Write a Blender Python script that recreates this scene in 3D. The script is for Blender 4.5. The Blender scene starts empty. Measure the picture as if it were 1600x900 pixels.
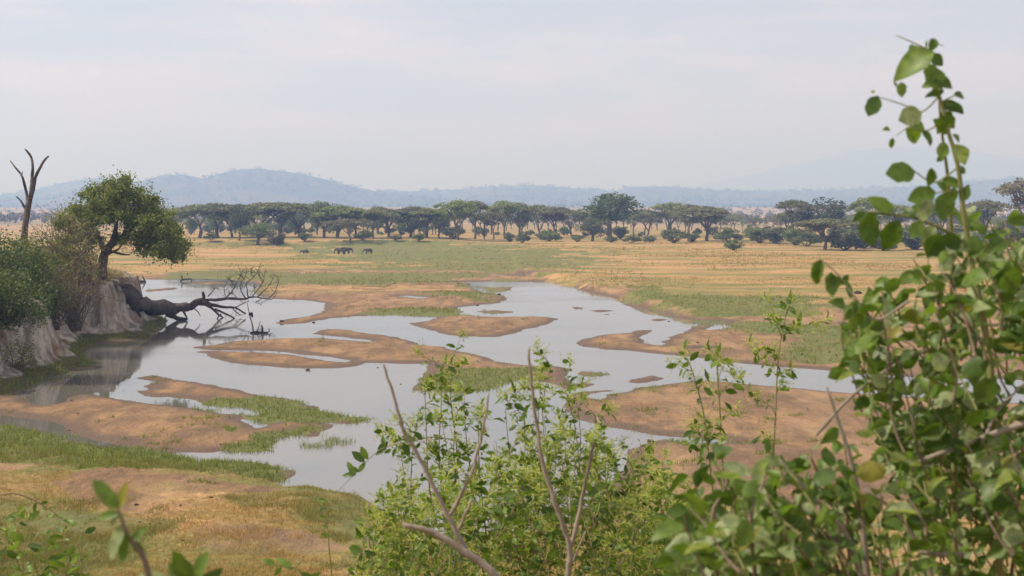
import bpy, math, random
import numpy as np
from mathutils import Vector, Matrix

random.seed(7)
rng = np.random.default_rng(11)
sc = bpy.context.scene
col = sc.collection

# ------------------------------------------------------------------ camera
F = 2000.0                     # focal length in pixels of the 1600 px wide photograph
HC = 14.0                      # eye height above the river
PITCH = math.atan(115.0 / F)   # horizon of the river plane lies at row 335
cam_d = bpy.data.cameras.new('camera')
cam = bpy.data.objects.new('camera', cam_d)
col.objects.link(cam)
cam.location = (0, 0, HC)
cam.rotation_euler = (math.pi / 2 - PITCH, 0, 0)
cam_d.sensor_width = 36.0
cam_d.lens = 36.0 * F / 1600.0
cam_d.clip_start = 0.05
cam_d.clip_end = 60000
cam_d.dof.use_dof = True
cam_d.dof.focus_distance = 40.0
cam_d.dof.aperture_fstop = 9.0
sc.camera = cam

# ------------------------------------------------------------------ light
SUN_ELEV = math.radians(47)
SUN_DIR = Vector((-0.96, -0.12, 0)).normalized() * math.cos(SUN_ELEV) + Vector((0, 0, math.sin(SUN_ELEV)))
world = bpy.data.worlds.new('World')
sc.world = world
world.use_nodes = True
wn, wl = world.node_tree.nodes, world.node_tree.links
wn.clear()
w_out = wn.new('ShaderNodeOutputWorld')
w_bg = wn.new('ShaderNodeBackground')
w_sky = wn.new('ShaderNodeTexSky')
w_sky.sky_type = 'NISHITA'
w_sky.sun_disc = False
w_sky.sun_elevation = SUN_ELEV
w_sky.sun_rotation = math.atan2(SUN_DIR.x, SUN_DIR.y)
w_sky.altitude = 800
w_sky.air_density = 1.0
w_sky.dust_density = 1.5
w_sky.ozone_density = 1.0
w_tc = wn.new('ShaderNodeTexCoord')
w_map = wn.new('ShaderNodeMapping')
w_map.inputs['Scale'].default_value = (1.6, 1.6, 9.0)
w_noise = wn.new('ShaderNodeTexNoise')
w_noise.inputs['Scale'].default_value = 2.4
w_noise.inputs['Detail'].default_value = 7
w_noise.inputs['Roughness'].default_value = 0.62
w_ramp = wn.new('ShaderNodeMapRange')
w_ramp.inputs['From Min'].default_value = 0.40
w_ramp.inputs['From Max'].default_value = 0.64
w_ramp.inputs['To Min'].default_value = 0.40
w_ramp.inputs['To Max'].default_value = 0.95
w_mix = wn.new('ShaderNodeMix')
w_mix.data_type = 'RGBA'
w_mix.inputs[7].default_value = (10.3, 9.0, 7.8, 1)      # thin white veil of high cloud
wl.new(w_tc.outputs['Generated'], w_map.inputs['Vector'])
wl.new(w_map.outputs[0], w_noise.inputs['Vector'])
wl.new(w_noise.outputs['Fac'], w_ramp.inputs['Value'])
wl.new(w_ramp.outputs[0], w_mix.inputs[0])
wl.new(w_sky.outputs[0], w_mix.inputs[6])
wl.new(w_mix.outputs[2], w_bg.inputs['Color'])
w_bg.inputs['Strength'].default_value = 0.09
wl.new(w_bg.outputs[0], w_out.inputs['Surface'])

sun_d = bpy.data.lights.new('sun', 'SUN')
sun_d.energy = 5.0
sun_d.angle = math.radians(0.6)
sun_d.color = (1.0, 0.965, 0.93)
sun = bpy.data.objects.new('sun', sun_d)
col.objects.link(sun)
sun.rotation_euler = (-SUN_DIR).to_track_quat('-Z', 'Y').to_euler()
sun.location = (-40, 20, 80)

vs = sc.view_settings
sc.display_settings.display_device = 'sRGB'
vs.view_transform = 'Standard'
vs.look = 'None'
vs.gamma = 1.0
vs.exposure = 0.28
vs.use_curve_mapping = False
cy = sc.cycles
cy.use_denoising = True
cy.max_bounces = 6
cy.diffuse_bounces = 3
cy.glossy_bounces = 3
cy.transmission_bounces = 4
cy.transparent_max_bounces = 6
cy.volume_bounces = 1
cy.sample_clamp_indirect = 6.0

# ------------------------------------------------------------------ helpers
CP, SP = math.cos(PITCH), math.sin(PITCH)

def ray(x, y):
    x = np.asarray(x, float); y = np.asarray(y, float)
    u = (450.0 - y)
    return np.stack([x - 800.0, F * CP + u * SP, -F * SP + u * CP], -1)

def on_plane(x, y, z=0.0):
    d = ray(x, y)
    t = (z - HC) / d[..., 2]
    return np.stack([d[..., 0] * t, d[..., 1] * t], -1)

def at(x, y, Y):
    """the point seen at a pixel when its distance ahead of the viewer is Y"""
    d = ray(x, y)
    p = d * (Y / d[1])
    return Vector((p[0], p[1], p[2] + HC))

def to_pix(X, Y, Z):
    dz = Z - HC
    f = Y * CP - dz * SP
    u = Y * SP + dz * CP
    return 800 + F * X / f, 450 - F * u / f

def smooth(a, b, v):
    t = np.clip((v - a) / (b - a), 0, 1)
    return t * t * (3 - 2 * t)

def hash2(i, j, s=0):
    n = (i.astype(np.int64) * 374761393 + j.astype(np.int64) * 668265263 + s * 974634777) & 0x7fffffff
    n = ((n ^ (n >> 13)) * 1274126177) & 0x7fffffff
    return ((n ^ (n >> 16)) & 0xffff) / 65535.0

def vnoise(x, y, s=0):
    xi, yi = np.floor(x), np.floor(y)
    fx, fy = x - xi, y - yi
    fx = fx * fx * (3 - 2 * fx); fy = fy * fy * (3 - 2 * fy)
    a = hash2(xi, yi, s); b = hash2(xi + 1, yi, s); c = hash2(xi, yi + 1, s); d = hash2(xi + 1, yi + 1, s)
    return (a * (1 - fx) + b * fx) * (1 - fy) + (c * (1 - fx) + d * fx) * fy

def fbm(x, y, scale, oct=4, s=0):
    x = np.asarray(x, float) / scale; y = np.asarray(y, float) / scale
    v, a, t = 0, 1.0, 0
    for k in range(oct):
        v = v + a * vnoise(x, y, s + k); t += a
        x = x * 2.03 + 17.1; y = y * 2.03 + 9.7; a *= 0.5
    return v / t - 0.5

def mesh_np(name, V, faces, mat, parent=None, smooth_shade=False, attrs=None, link=True):
    """V (n,3); faces: array (m,3) or (m,4)"""
    me = bpy.data.meshes.new(name)
    V = np.asarray(V, np.float32); faces = np.asarray(faces, np.int32)
    k = faces.shape[1]
    me.vertices.add(len(V)); me.vertices.foreach_set('co', V.ravel())
    me.loops.add(faces.size); me.loops.foreach_set('vertex_index', faces.ravel())
    me.polygons.add(len(faces))
    me.polygons.foreach_set('loop_start', np.arange(0, faces.size, k, dtype=np.int32))
    if smooth_shade:
        me.polygons.foreach_set('use_smooth', np.ones(len(faces), dtype=bool))
    me.update(calc_edges=True)
    for n, a in (attrs or {}).items():
        at_ = me.attributes.new(n, 'FLOAT', 'POINT')
        at_.data.foreach_set('value', np.asarray(a, np.float32))
    me.materials.append(mat)
    if not link:
        return me
    return obj(name, me, parent)

def obj(name, me, parent=None):
    o = bpy.data.objects.new(name, me)
    col.objects.link(o)
    if parent is not None:
        o.parent = parent
    return o

def tag(o, label=None, cat=None, group=None, kind=None):
    if label: o['label'] = label
    if cat: o['category'] = cat
    if group: o['group'] = group
    if kind: o['kind'] = kind
    return o

def empty(name, loc=(0, 0, 0), rz=0, label=None, cat=None, group=None):
    o = bpy.data.objects.new(name, None)
    o.empty_display_size = 0.3
    col.objects.link(o)
    o.location = loc
    o.rotation_euler = (0, 0, rz)
    return tag(o, label, cat, group)

class Tubes:
    """collects tapered limbs as one mesh"""
    def __init__(self, sides=6):
        self.V, self.Q, self.n, self.s = [], [], 0, sides
    def add(self, pts, radii, rough=0.0):
        pts = [Vector(p) for p in pts]
        s = self.s
        prev = None
        for i, p in enumerate(pts):
            a = pts[max(i - 1, 0)]; b = pts[min(i + 1, len(pts) - 1)]
            t = (b - a).normalized() if (b - a).length > 1e-9 else Vector((0, 0, 1))
            if prev is None:
                prev = t.orthogonal().normalized()
            nrm = (prev - t * prev.dot(t))
            nrm = nrm.normalized() if nrm.length > 1e-6 else t.orthogonal().normalized()
            prev = nrm
            bi = t.cross(nrm)
            for k in range(s):
                an = 2 * math.pi * k / s
                r = radii[i] * (1 + rough * (random.random() - .5))
                self.V.append(p + (nrm * math.cos(an) + bi * math.sin(an)) * r)
        for i in range(len(pts) - 1):
            o = self.n + i * s
            for k in range(s):
                k2 = (k + 1) % s
                self.Q.append((o + k, o + k2, o + s + k2, o + s + k))
        # end cap as a degenerate-free quad fan
        o = self.n + (len(pts) - 1) * s
        for k in range(1, s - 2, 2):
            self.Q.append((o, o + k, o + k + 1, o + k + 2))
        self.n += len(pts) * s
    def build(self, name, mat, parent=None, link=True):
        return mesh_np(name, [tuple(v) for v in self.V], self.Q, mat, parent, True, link=link)

def bend(a, b, n=6, amp=0.08, droop=0.0):
    a, b = Vector(a), Vector(b)
    L = (b - a).length
    off = [Vector((random.uniform(-1, 1), random.uniform(-1, 1), random.uniform(-1, 1))) * L * amp for _ in range(2)]
    out = []
    for i in range(n):
        t = i / (n - 1)
        p = a.lerp(b, t) + off[0] * math.sin(math.pi * t) + off[1] * math.sin(2 * math.pi * t) * .6
        p.z += droop * L * (t * (1 - t))
        out.append(p)
    return out

def taper(r0, r1, n):
    return [r0 + (r1 - r0) * i / (n - 1) for i in range(n)]

def dense(pts, k=3, amp=0.0):
    """catmull-rom through the points"""
    P = [Vector(p) for p in pts]
    P = [P[0] * 2 - P[1]] + P + [P[-1] * 2 - P[-2]]
    out = []
    for i in range(1, len(P) - 2):
        for j in range(k):
            t = j / k
            p = 0.5 * ((2 * P[i]) + (P[i + 1] - P[i - 1]) * t + (2 * P[i - 1] - 5 * P[i] + 4 * P[i + 1] - P[i + 2]) * t * t
                       + (3 * P[i] - P[i - 1] - 3 * P[i + 1] + P[i + 2]) * t ** 3)
            if amp:
                p = p + Vector((random.uniform(-amp, amp), random.uniform(-amp, amp), random.uniform(-amp, amp)))
            out.append(p)
    out.append(P[-2])
    return out

# ------------------------------------------------------------------ materials
def new_mat(name):
    m = bpy.data.materials.new(name)
    m.use_nodes = True
    nt = m.node_tree
    nt.nodes.clear()
    return m, nt.nodes, nt.links

class NT:
    def __init__(self, name):
        self.m, self.n, self.l = new_mat(name)
        self.out = self.n.new('ShaderNodeOutputMaterial')
    def node(self, t, **kw):
        x = self.n.new(t)
        for k, v in kw.items():
            setattr(x, k, v)
        return x
    def put(self, sock, v):
        if isinstance(v, bpy.types.NodeSocket):
            self.l.new(v, sock)
        elif isinstance(v, (tuple, list)):
            sock.default_value = tuple(v) if len(v) != 3 or sock.type != 'RGBA' else (*v, 1)
        else:
            sock.default_value = v
    def pos(self, scale=(1, 1, 1)):
        g = self.node('ShaderNodeNewGeometry')
        mp = self.node('ShaderNodeMapping')
        self.l.new(g.outputs['Position'], mp.inputs['Vector'])
        mp.inputs['Scale'].default_value = scale
        return mp.outputs[0]
    def noise(self, vec, scale, detail=4, rough=0.55):
        x = self.node('ShaderNodeTexNoise')
        if vec is not None:
            self.l.new(vec, x.inputs['Vector'])
        x.inputs['Scale'].default_value = scale
        x.inputs['Detail'].default_value = detail
        x.inputs['Roughness'].default_value = rough
        return x.outputs['Fac']
    def rng(self, v, a, b, c=0.0, d=1.0):
        x = self.node('ShaderNodeMapRange')
        self.put(x.inputs['Value'], v)
        for k, q in (('From Min', a), ('From Max', b), ('To Min', c), ('To Max', d)):
            x.inputs[k].default_value = q
        return x.outputs[0]
    def mix(self, f, a, b, mode='MIX'):
        x = self.node('ShaderNodeMix', data_type='RGBA', blend_type=mode)
        self.put(x.inputs[0], f); self.put(x.inputs[6], a); self.put(x.inputs[7], b)
        return x.outputs[2]
    def math(self, op, a, b=0.0):
        x = self.node('ShaderNodeMath', operation=op)
        self.put(x.inputs[0], a); self.put(x.inputs[1], b)
        return x.outputs[0]
    def attr(self, name):
        return self.node('ShaderNodeAttribute', attribute_name=name).outputs['Fac']
    def bump(self, h, strength, dist):
        x = self.node('ShaderNodeBump')
        x.inputs['Strength'].default_value = strength
        x.inputs['Distance'].default_value = dist
        self.put(x.inputs['Height'], h)
        return x.outputs[0]
    def principled(self, color, rough=0.9, spec=0.25, normal=None):
        p = self.node('ShaderNodeBsdfPrincipled')
        self.put(p.inputs['Base Color'], color)
        self.put(p.inputs['Roughness'], rough)
        self.put(p.inputs['Specular IOR Level'], spec)
        if normal is not None:
            self.l.new(normal, p.inputs['Normal'])
        return p
    def done(self, shader):
        self.l.new(shader, self.out.inputs['Surface'])
        return self.m

def ground_material():
    t = NT('river_ground')
    p = t.pos()
    n_big = t.noise(p, 0.035, 5, .6)
    n_mid = t.noise(p, 0.22, 6, .65)
    n_fine = t.noise(p, 1.7, 6, .7)
    n_grit = t.noise(p, 6.5, 4, .7)
    sand = t.mix(t.rng(n_mid, .38, .62), (.185, .112, .066), (.275, .175, .104))
    streak = t.noise(t.pos((.45, .7, 1)), .30, 8, .72)
    sand = t.mix(t.math('MULTIPLY', t.rng(streak, .52, .66), .7), sand, (.12, .078, .052))
    sand = t.mix(t.rng(n_big, .44, .60), sand, t.mix(t.rng(streak, .4, .6), (.29, .185, .11), (.20, .125, .075)))
    sand = t.mix(t.math('MULTIPLY', t.rng(n_fine, .5, .66), .55), sand, (.12, .075, .047))
    blot = t.noise(t.pos((.8, .22, 1)), .8, 7, .7)
    sand = t.mix(t.rng(blot, .42, .58, 0, .85), sand, (.125, .085, .058))
    blot2 = t.noise(t.pos((.5, .16, 1)), .35, 6, .65)
    sand = t.mix(t.rng(blot2, .50, .66, 0, .6), sand, (.33, .225, .14))
    sand = t.mix(1.0, sand, (1.30, 1.24, 1.06), 'MULTIPLY')
    wetm = t.rng(t.math('ADD', t.attr('wet'), t.rng(n_mid, .3, .7, -.28, .28)), .35, .75)
    sand = t.mix(wetm, sand, (.135, .088, .058))
    dry = t.mix(t.rng(n_fine, .36, .64), (.20, .145, .065), (.36, .25, .13))
    dry = t.mix(t.rng(n_mid, .47, .58), dry, t.mix(t.rng(n_fine, .38, .6), (.27, .17, .105), (.42, .29, .19)))
    dstr = t.noise(t.pos((.22, .8, 1)), .09, 7, .7)
    dry = t.mix(t.rng(dstr, .44, .56), dry, t.mix(t.rng(n_fine, .36, .64), (.10, .12, .04), (.20, .195, .08)))
    dry = t.mix(t.rng(t.noise(t.pos((.3, 1, 1)), .045, 6, .7), .52, .62), dry, (.36, .235, .145))
    dry = t.mix(1.0, dry, (1.24, 1.12, .82), 'MULTIPLY')
    drym = t.rng(t.math('ADD', t.attr('dry'), t.rng(n_mid, .3, .7, -.3, .3)), .3, .62)
    c = t.mix(drym, sand, dry)
    green = t.mix(t.rng(n_fine, .3, .7), (.085, .105, .025), (.20, .20, .065))
    gm = t.rng(t.math('ADD', t.attr('green'), t.math('ADD', t.rng(n_mid, .3, .7, -.28, .28), t.rng(n_fine, .3, .7, -.22, .22))), .32, .72)
    c = t.mix(gm, c, green)
    c = t.mix(t.math('MULTIPLY', t.rng(n_grit, .58, .75), .35), c, (.10, .065, .04))
    # scrub and bare soil mottling of the far plain
    pf = t.pos((.35, .12, 1))
    n_far = t.noise(pf, .02, 6, .65)
    far = t.mix(t.rng(n_far, .42, .62), (.36, .24, .12), (.16, .14, .07))
    c = t.mix(t.attr('far'), c, far)
    h = t.math('ADD', t.math('MULTIPLY', n_fine, .6), t.math('MULTIPLY', n_grit, .25))
    h = t.math('ADD', h, n_mid)
    b = t.bump(h, 1.0, .45)
    r = t.rng(wetm, 0, 1, .95, .7)
    return t.done(t.principled(c, r, .3, b).outputs[0])

def bluff_material():
    t = NT('bank_earth')
    p = t.pos((1, 1, .22))
    p2 = t.pos()
    n1 = t.noise(p, .9, 6, .65)
    n2 = t.noise(p2, .25, 5, .6)
    n3 = t.noise(p2, 3.5, 5, .7)
    c = t.mix(t.rng(n1, .40, .60), (.22, .185, .145), (.58, .52, .44))
    c = t.mix(t.rng(n2, .5, .68), c, (.26, .165, .10))
    c = t.mix(t.math('MULTIPLY', t.rng(n3, .55, .7), .5), c, (.15, .105, .07))
    g = t.rng(t.math('ADD', t.attr('green'), t.rng(n2, .3, .7, -.3, .3)), .35, .65)
    c = t.mix(g, c, t.mix(t.rng(n3, .3, .7), (.06, .065, .02), (.15, .14, .045)))
    dm = t.rng(t.math('ADD', t.attr('dry'), t.rng(n3, .3, .7, -.2, .2)), .4, .6)
    c = t.mix(dm, c, (.20, .145, .08))
    h = t.math('ADD', n1, t.math('MULTIPLY', n3, .5))
    return t.done(t.principled(c, .95, .2, t.bump(h, 1.0, .7)).outputs[0])

def water_material():
    t = NT('shallow_river_water')
    p = t.pos((1, 1, 1))
    n1 = t.noise(p, .35, 3, .5)
    n2 = t.noise(t.pos((1.0, 2.2, 1)), 1.4, 3, .55)
    patch = t.rng(t.noise(p, .02, 3, .5), .42, .62)
    h = t.math('ADD', t.math('MULTIPLY', n1, .6), t.math('MULTIPLY', n2, t.math('MULTIPLY', patch, .35)))
    b = t.bump(h, .10, .05)
    s = t.principled((.13, .125, .105), t.rng(t.noise(t.pos((.5, 1, 1)), .03, 4, .6), .45, .65, .02, .16), .5, b)
    s.inputs['IOR'].default_value = 3.2
    return t.done(s.outputs[0])

def leaf_material(name, a, b, pale=None, trans=.35, rough=.5, spec=.4, island=True, scale=None):
    t = NT(name)
    if island:
        r = t.node('ShaderNodeNewGeometry').outputs['Random Per Island']
    else:
        r = t.node('ShaderNodeObjectInfo').outputs['Random']
    c = t.mix(r, a, b)
    if pale is not None:
        w = t.node('ShaderNodeTexWhiteNoise', noise_dimensions='1D')
        t.l.new(r, w.inputs['W'])
        c = t.mix(t.rng(w.outputs[0], .74, .86), c, pale)
        c = t.mix(t.rng(w.outputs[0], .018, .012), c, (.30, .27, .05))
    if scale:
        n = t.noise(t.pos(), scale, 3, .6)
        c = t.mix(t.rng(n, .35, .65, 0, .55), c, tuple(q * .55 for q in a))
    p = t.principled(c, rough, spec)
    tr = t.node('ShaderNodeBsdfTranslucent')
    bright = t.mix(1.0, c, (1.25, 1.35, .55), 'MULTIPLY')
    t.l.new(bright, tr.inputs['Color'])
    mx = t.node('ShaderNodeMixShader')
    mx.inputs[0].default_value = trans
    t.l.new(p.outputs[0], mx.inputs[1]); t.l.new(tr.outputs[0], mx.inputs[2])
    return t.done(mx.outputs[0])

def bark_material(name, a, b, scale=3.0):
    t = NT(name)
    n = t.noise(t.pos((1, 1, .3)), scale, 6, .7)
    c = t.mix(t.rng(n, .3, .7), a, b)
    return t.done(t.principled(c, .9, .2, t.bump(n, .8, .12 / scale)).outputs[0])

def tree_leaf_material(name, a, b):
    """crown of a distant tree: two leaf colours, varied from tree to tree"""
    t = NT(name)
    oi = t.node('ShaderNodeObjectInfo').outputs['Random']
    r = t.node('ShaderNodeNewGeometry').outputs['Random Per Island']
    c = t.mix(r, a, b)
    hs = t.node('ShaderNodeHueSaturation')
    t.put(hs.inputs['Hue'], t.rng(oi, 0, 1, .475, .52))
    t.put(hs.inputs['Saturation'], t.rng(oi, 0, 1, .75, 1.1))
    t.put(hs.inputs['Value'], t.rng(oi, 0, 1, .8, 1.25))
    t.l.new(c, hs.inputs['Color'])
    p = t.principled(hs.outputs[0], .8, .15)
    tr = t.node('ShaderNodeBsdfTranslucent')
    t.l.new(hs.outputs[0], tr.inputs['Color'])
    mx = t.node('ShaderNodeMixShader'); mx.inputs[0].default_value = .25
    t.l.new(p.outputs[0], mx.inputs[1]); t.l.new(tr.outputs[0], mx.inputs[2])
    return t.done(mx.outputs[0])

M = {
    'ground': ground_material(),
    'bluff': bluff_material(),
    'water': water_material(),
    'acacia': tree_leaf_material('acacia_crown', (.12, .145, .05), (.26, .265, .105)),
    'acacia_grey': tree_leaf_material('dry_acacia_crown', (.12, .11, .065), (.20, .175, .11)),
    'broad': tree_leaf_material('broad_tree_crown', (.055, .085, .028), (.14, .17, .06)),
    'lightgreen': tree_leaf_material('bright_tree_crown', (.09, .13, .035), (.19, .23, .075)),
    'bush': tree_leaf_material('bush_leaves', (.095, .125, .045), (.21, .225, .085)),
    'wood_far': leaf_material('far_wood_leaves', (.06, .06, .035), (.16, .13, .08), trans=.1, rough=.9, spec=.1),
    'bark': bark_material('grey_brown_bark', (.07, .05, .036), (.20, .155, .115)),
    'deadwood': bark_material('bleached_dead_wood', (.06, .046, .038), (.17, .135, .11), 1.6),
    'blackwood': bark_material('dark_drowned_wood', (.014, .011, .009), (.12, .095, .08), 2.2),
    'fig': leaf_material('bank_tree_leaves', (.055, .085, .016), (.27, .29, .065), trans=.35, rough=.5, spec=.35),
    'twigleaf': leaf_material('sparse_olive_leaves', (.14, .12, .06), (.30, .25, .12), trans=.25, rough=.8, spec=.2),
    'olive': leaf_material('olive_bush_leaves', (.09, .10, .028), (.24, .23, .075), trans=.25, rough=.7, spec=.2),
    'darkbush': leaf_material('dense_green_leaves', (.04, .068, .015), (.135, .17, .042), trans=.3, rough=.55, spec=.3),
    'broadleaf': leaf_material('broad_shrub_leaf', (.06, .115, .017), (.165, .255, .04), pale=(.36, .42, .22), trans=.42, rough=.45, spec=.4, island=True, scale=70),
    'broadleaf1': leaf_material('broad_shrub_leaf_single', (.06, .115, .017), (.165, .255, .04), pale=(.36, .42, .22), trans=.42, rough=.45, spec=.4, island=False, scale=70),
    'smallleaf': leaf_material('small_shrub_leaf', (.045, .095, .015), (.16, .245, .04), trans=.42, rough=.45, spec=.4, island=True),
    'smallleaf1': leaf_material('small_shrub_leaf_single', (.045, .095, .015), (.16, .245, .04), trans=.42, rough=.45, spec=.4, island=False),
    'flower': leaf_material('yellow_green_flower_sprays', (.22, .27, .05), (.42, .45, .13), trans=.4, rough=.7, spec=.2),
    'greenstem': bark_material('green_stem', (.14, .15, .05), (.25, .24, .10), 20),
    'brownstem': bark_material('brown_stem', (.10, .07, .05), (.24, .18, .13), 20),
    'greystem': bark_material('grey_dead_stem', (.16, .125, .09), (.34, .29, .24), 25),
    'grass_green': leaf_material('green_grass_blades', (.10, .135, .026), (.27, .29, .075), trans=.3, rough=.7, spec=.2),
    'grass_dry': leaf_material('dry_grass_blades', (.22, .145, .045), (.50, .33, .125), trans=.25, rough=.8, spec=.2),
    'grass_mix': leaf_material('half_dry_grass_blades', (.14, .14, .035), (.32, .26, .08), trans=.25, rough=.8, spec=.2),
    'hide': bark_material('elephant_hide', (.06, .055, .055), (.12, .11, .11), 2.0),
    'mud': bark_material('dark_mud_clod', (.03, .022, .018), (.09, .065, .045), 4.0),
    'hill': None, 'mountain': None,
}

def hill_material(name, a, b, c3):
    t = NT(name)
    n = t.noise(t.pos((1, 1, 1)), .004, 8, .65)
    n2 = t.noise(t.pos((1, 1, 1)), .02, 6, .7)
    c = t.mix(t.rng(n, .42, .6), a, b)
    c = t.mix(t.rng(n2, .5, .62), c, c3)
    return t.done(t.principled(c, .95, .1).outputs[0])
M['hill'] = hill_material('wooded_hill', (.07, .07, .04), (.15, .115, .075), (.04, .045, .027))
M['mountain'] = hill_material('far_mountain', (.08, .08, .06), (.12, .105, .075), (.06, .065, .05))

# ------------------------------------------------------------------ the river's outline, traced and laid on the water level
MAIN = [(197,437),(230,436),(260,436),(322,435),(360,437),(392,442),(405,447),(390,455),(400,460),(425,467),(447,468),(485,470),
 (505,474),(514,479),(502,486),(480,494),(450,499),(430,505),(447,506),(480,505),(520,497),(555,494),(600,492),(620,492),(655,494),
 (690,496),(660,502),(635,505),(642,510),(675,516),(692,523),(715,525),(775,526),(817,517),(855,506),(877,498),(860,495),(827,494.5),
 (755,495),(730,492.5),(720,490),(727,487),(712,484),(722,480),(747,476),(789,473),(790,466),(775,459),(745,457),(740,452),(735,447),
 (730,442),(677,439.6),(677,438.8),(730,439.6),(817,440),(850,440),(890,446),(915,455),(940,461),(962,466),(975,474),(995,481),(1017,485),(1032,489),
 (1050,496),(1075,499),(1117,500),(1132,502),(1136,510),(1122,514),(1107,515),(1119,508),(1100,507),(1075,512),(1062,520),(1042,526),
 (1044,530),(1030,534),(1041,541),(1012,536),(1015,532),(1000,527),(1020,520),(1025,516),(1045,512),(1000,516),(980,520),(940,524),
 (907,530),(901,536),(912,542),(940,545),(980,547),(1010,551),(1062,557),(1100,561),(1122,565),(1195,572),(1265,577),(1312,581),
 (1352,585),(1450,590),(1700,598),(2600,615),(2600,655),(1700,636),(1450,622),(1372,617),(1290,611),(1232,605),(1190,602),(1140,597),
 (1102,595),(1072,597),(1040,601),(995,606),(982,611),(950,616),(939,625),(920,620),(922,616),(960,612),(972,609),(940,609),(900,612),
 (887,617),(882,640),(900,655),(945,667),(995,674),(1020,680),(1045,682),(1075,684),(1102,686),(1135,689),(1132,693),(1087,696),(1060,690),(1040,686),(1015,690),
 (1002,695),(980,702),(978,735),(940,772),(880,812),(800,832),(700,838),(640,822),(600,795),(575,780),(550,769),(525,766),(500,760),(480,757),
 (450,760),(435,755),(447,750),(462,742),(460,735),(440,732),(417,725),(400,722),(312,721),(292,715),(262,711),(240,710),(262,707),
 (300,707),(332,707),(350,704),(370,705),(407,707),(430,704),(420,700),(432,695),(430,687),(440,685),(470,680),(480,684),(505,682),
 (500,675),(515,670),(517,664),(495,661),(522,659),(542,662),(562,659),(581,654),(562,652),(530,651),(520,646),(502,641),(500,635),
 (482,632),(470,626),(447,622),(410,619),(375,611),(340,604),(300,595),(267,590),(245,585),(230,586),(201,591),(215,594),(237,596),
 (227,602),(235,609),(217,611),(225,619),(245,621),(260,620),(300,624),(317,631),(345,635.5),(382,637),(402,646),(400,649),(355,646),
 (332,641),(300,638),(250,632),(212,627),(170,620),(150,617),(125,615),(110,619),(100,627),(82,632),(67,634),(50,627),(45,617),
 (19,619),(37,606),(71,588),(110,583),(142,576),(158,569),(128,553),(131,545),(160,537),(201,533),(231,528),(245,519),(261,505),
 (256,498),(235,489),(205,478),(150,470),(60,466),(-200,462),(-500,458),(-500,440),(-200,438)]
BARC = [(482,522),(500,516),(515,514),(545,516),(580,521),(620,527),(650,534),(660,539),(700,542),(730,550),(755,557),(772,564),(812,569),
 (835,572),(850,570),(880,574),(895,577),(885,582),(887,588),(900,599),(930,597),(931,601),(910,607),(897,607),(880,608),(850,598),(810,592),(780,604),
 (762,611),(705,614),(640,610),(642,605),(660,592),(665,577),(665,569),(630,569),(580,567),(562,572),(530,576),(472,577),(410,572),
 (360,567),(330,560),(320,552),(300,550),(320,548.6),(400,550.6),(435,552.6),(485,559),(535,565.5),(546,564),(522,560),(485,555),(435,550.2),
 (397,548),(320,546.4),(297,543),(335,539),(360,534),(410,531),(447,528),(510,528.5),(560,533),(580,534.5),(567,530),(525,526)]
SMALL = [
 [(740,487),(775,485),(805,488),(767,491)],
 [(880,480),(900,479),(920,481),(900,484)], [(847,478),(865,479.5),(855,480.5)], [(920,486),(940,484.5),(956,486),(937,488)],
 [(935,491),(970,489),(950,492.5)], [(1014,500),(1025,497),(1047,499.5),(1030,503)],
 [(976,597),(995,592),(1017,586),(1035,590),(1025,595),(1000,599)], [(901,584),(912,580),(947,584),(942,588),(912,589)],
 [(228,453),(275,449),(276,452),(230,456)], [(470,577.6),(490,578),(493,581),(475,581)],
 [(300,442),(350,440),(352,443),(310,445)],
 [(745,449),(800,448),(802,455),(770,457)],
 # pools in the sand
 [(622,463),(635,462),(672,464.5),(660,467)], [(372,655),(385,656),(420,664),(402,669)],
 [(-260,628),(-60,638),(0,647),(15,650),(35,654),(62,657),(80,661),(92,666),(100,675),(117,681),(150,689),(180,694),(197,696),(207,702),(175,701),
  (140,696),(107,689),(82,680),(50,671),(25,667),(0,662),(-60,656),(-260,650)],
 [(792,430.5),(830,431.6),(825,433),(792,432.4)], [(1085,544),(1103,543.5),(1102,545),(1088,545.5)],
]
BLUFF = [(262,505),(245,519),(231,527),(201,532),(160,536),(131,544),(124,556),(150,568),(135,575),(110,582),(71,588),(37,604),(12,618),(-60,632),
 (-300,650),(-700,660),(-700,475),(-300,468),(60,468),(150,472),(205,480),(235,490),(254,498)]
RBANK = [(800,432),(850,436),(890,444.5),(915,453.5),(940,459),(962,464),(975,472),(995,479),(1017,483),(1032,487),(1050,493),(1075,496),(1117,496),
 (1180,495),(1300,497),(1500,505),(2600,515),(2600,380),(800,380)]

def world_loop(px):
    a = np.array(px, float)
    return on_plane(a[:, 0], a[:, 1])

LOOPS = [world_loop(p) for p in [MAIN, BARC] + SMALL]
BL = world_loop(BLUFF)
RB = world_loop(RBANK)

def loops_sd(X, Y, loops):
    """signed distance, positive inside by even-odd rule"""
    A = np.concatenate(loops); B = np.concatenate([np.roll(l, -1, 0) for l in loops])
    n = len(X)
    d2 = np.full(n, 1e12); par = np.zeros(n, bool)
    for (ax, ay), (bx, by) in zip(A, B):
        ex, ey = bx - ax, by - ay
        L = ex * ex + ey * ey + 1e-12
        t = np.clip(((X - ax) * ex + (Y - ay) * ey) / L, 0, 1)
        dx, dy = X - ax - t * ex, Y - ay - t * ey
        np.minimum(d2, dx * dx + dy * dy, out=d2)
        if ay != by:
            cr = ((ay > Y) != (by > Y)) & (X < ex * (Y - ay) / ey + ax)
            par ^= cr
    d = np.sqrt(d2)
    return np.where(par, d, -d)

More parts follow.
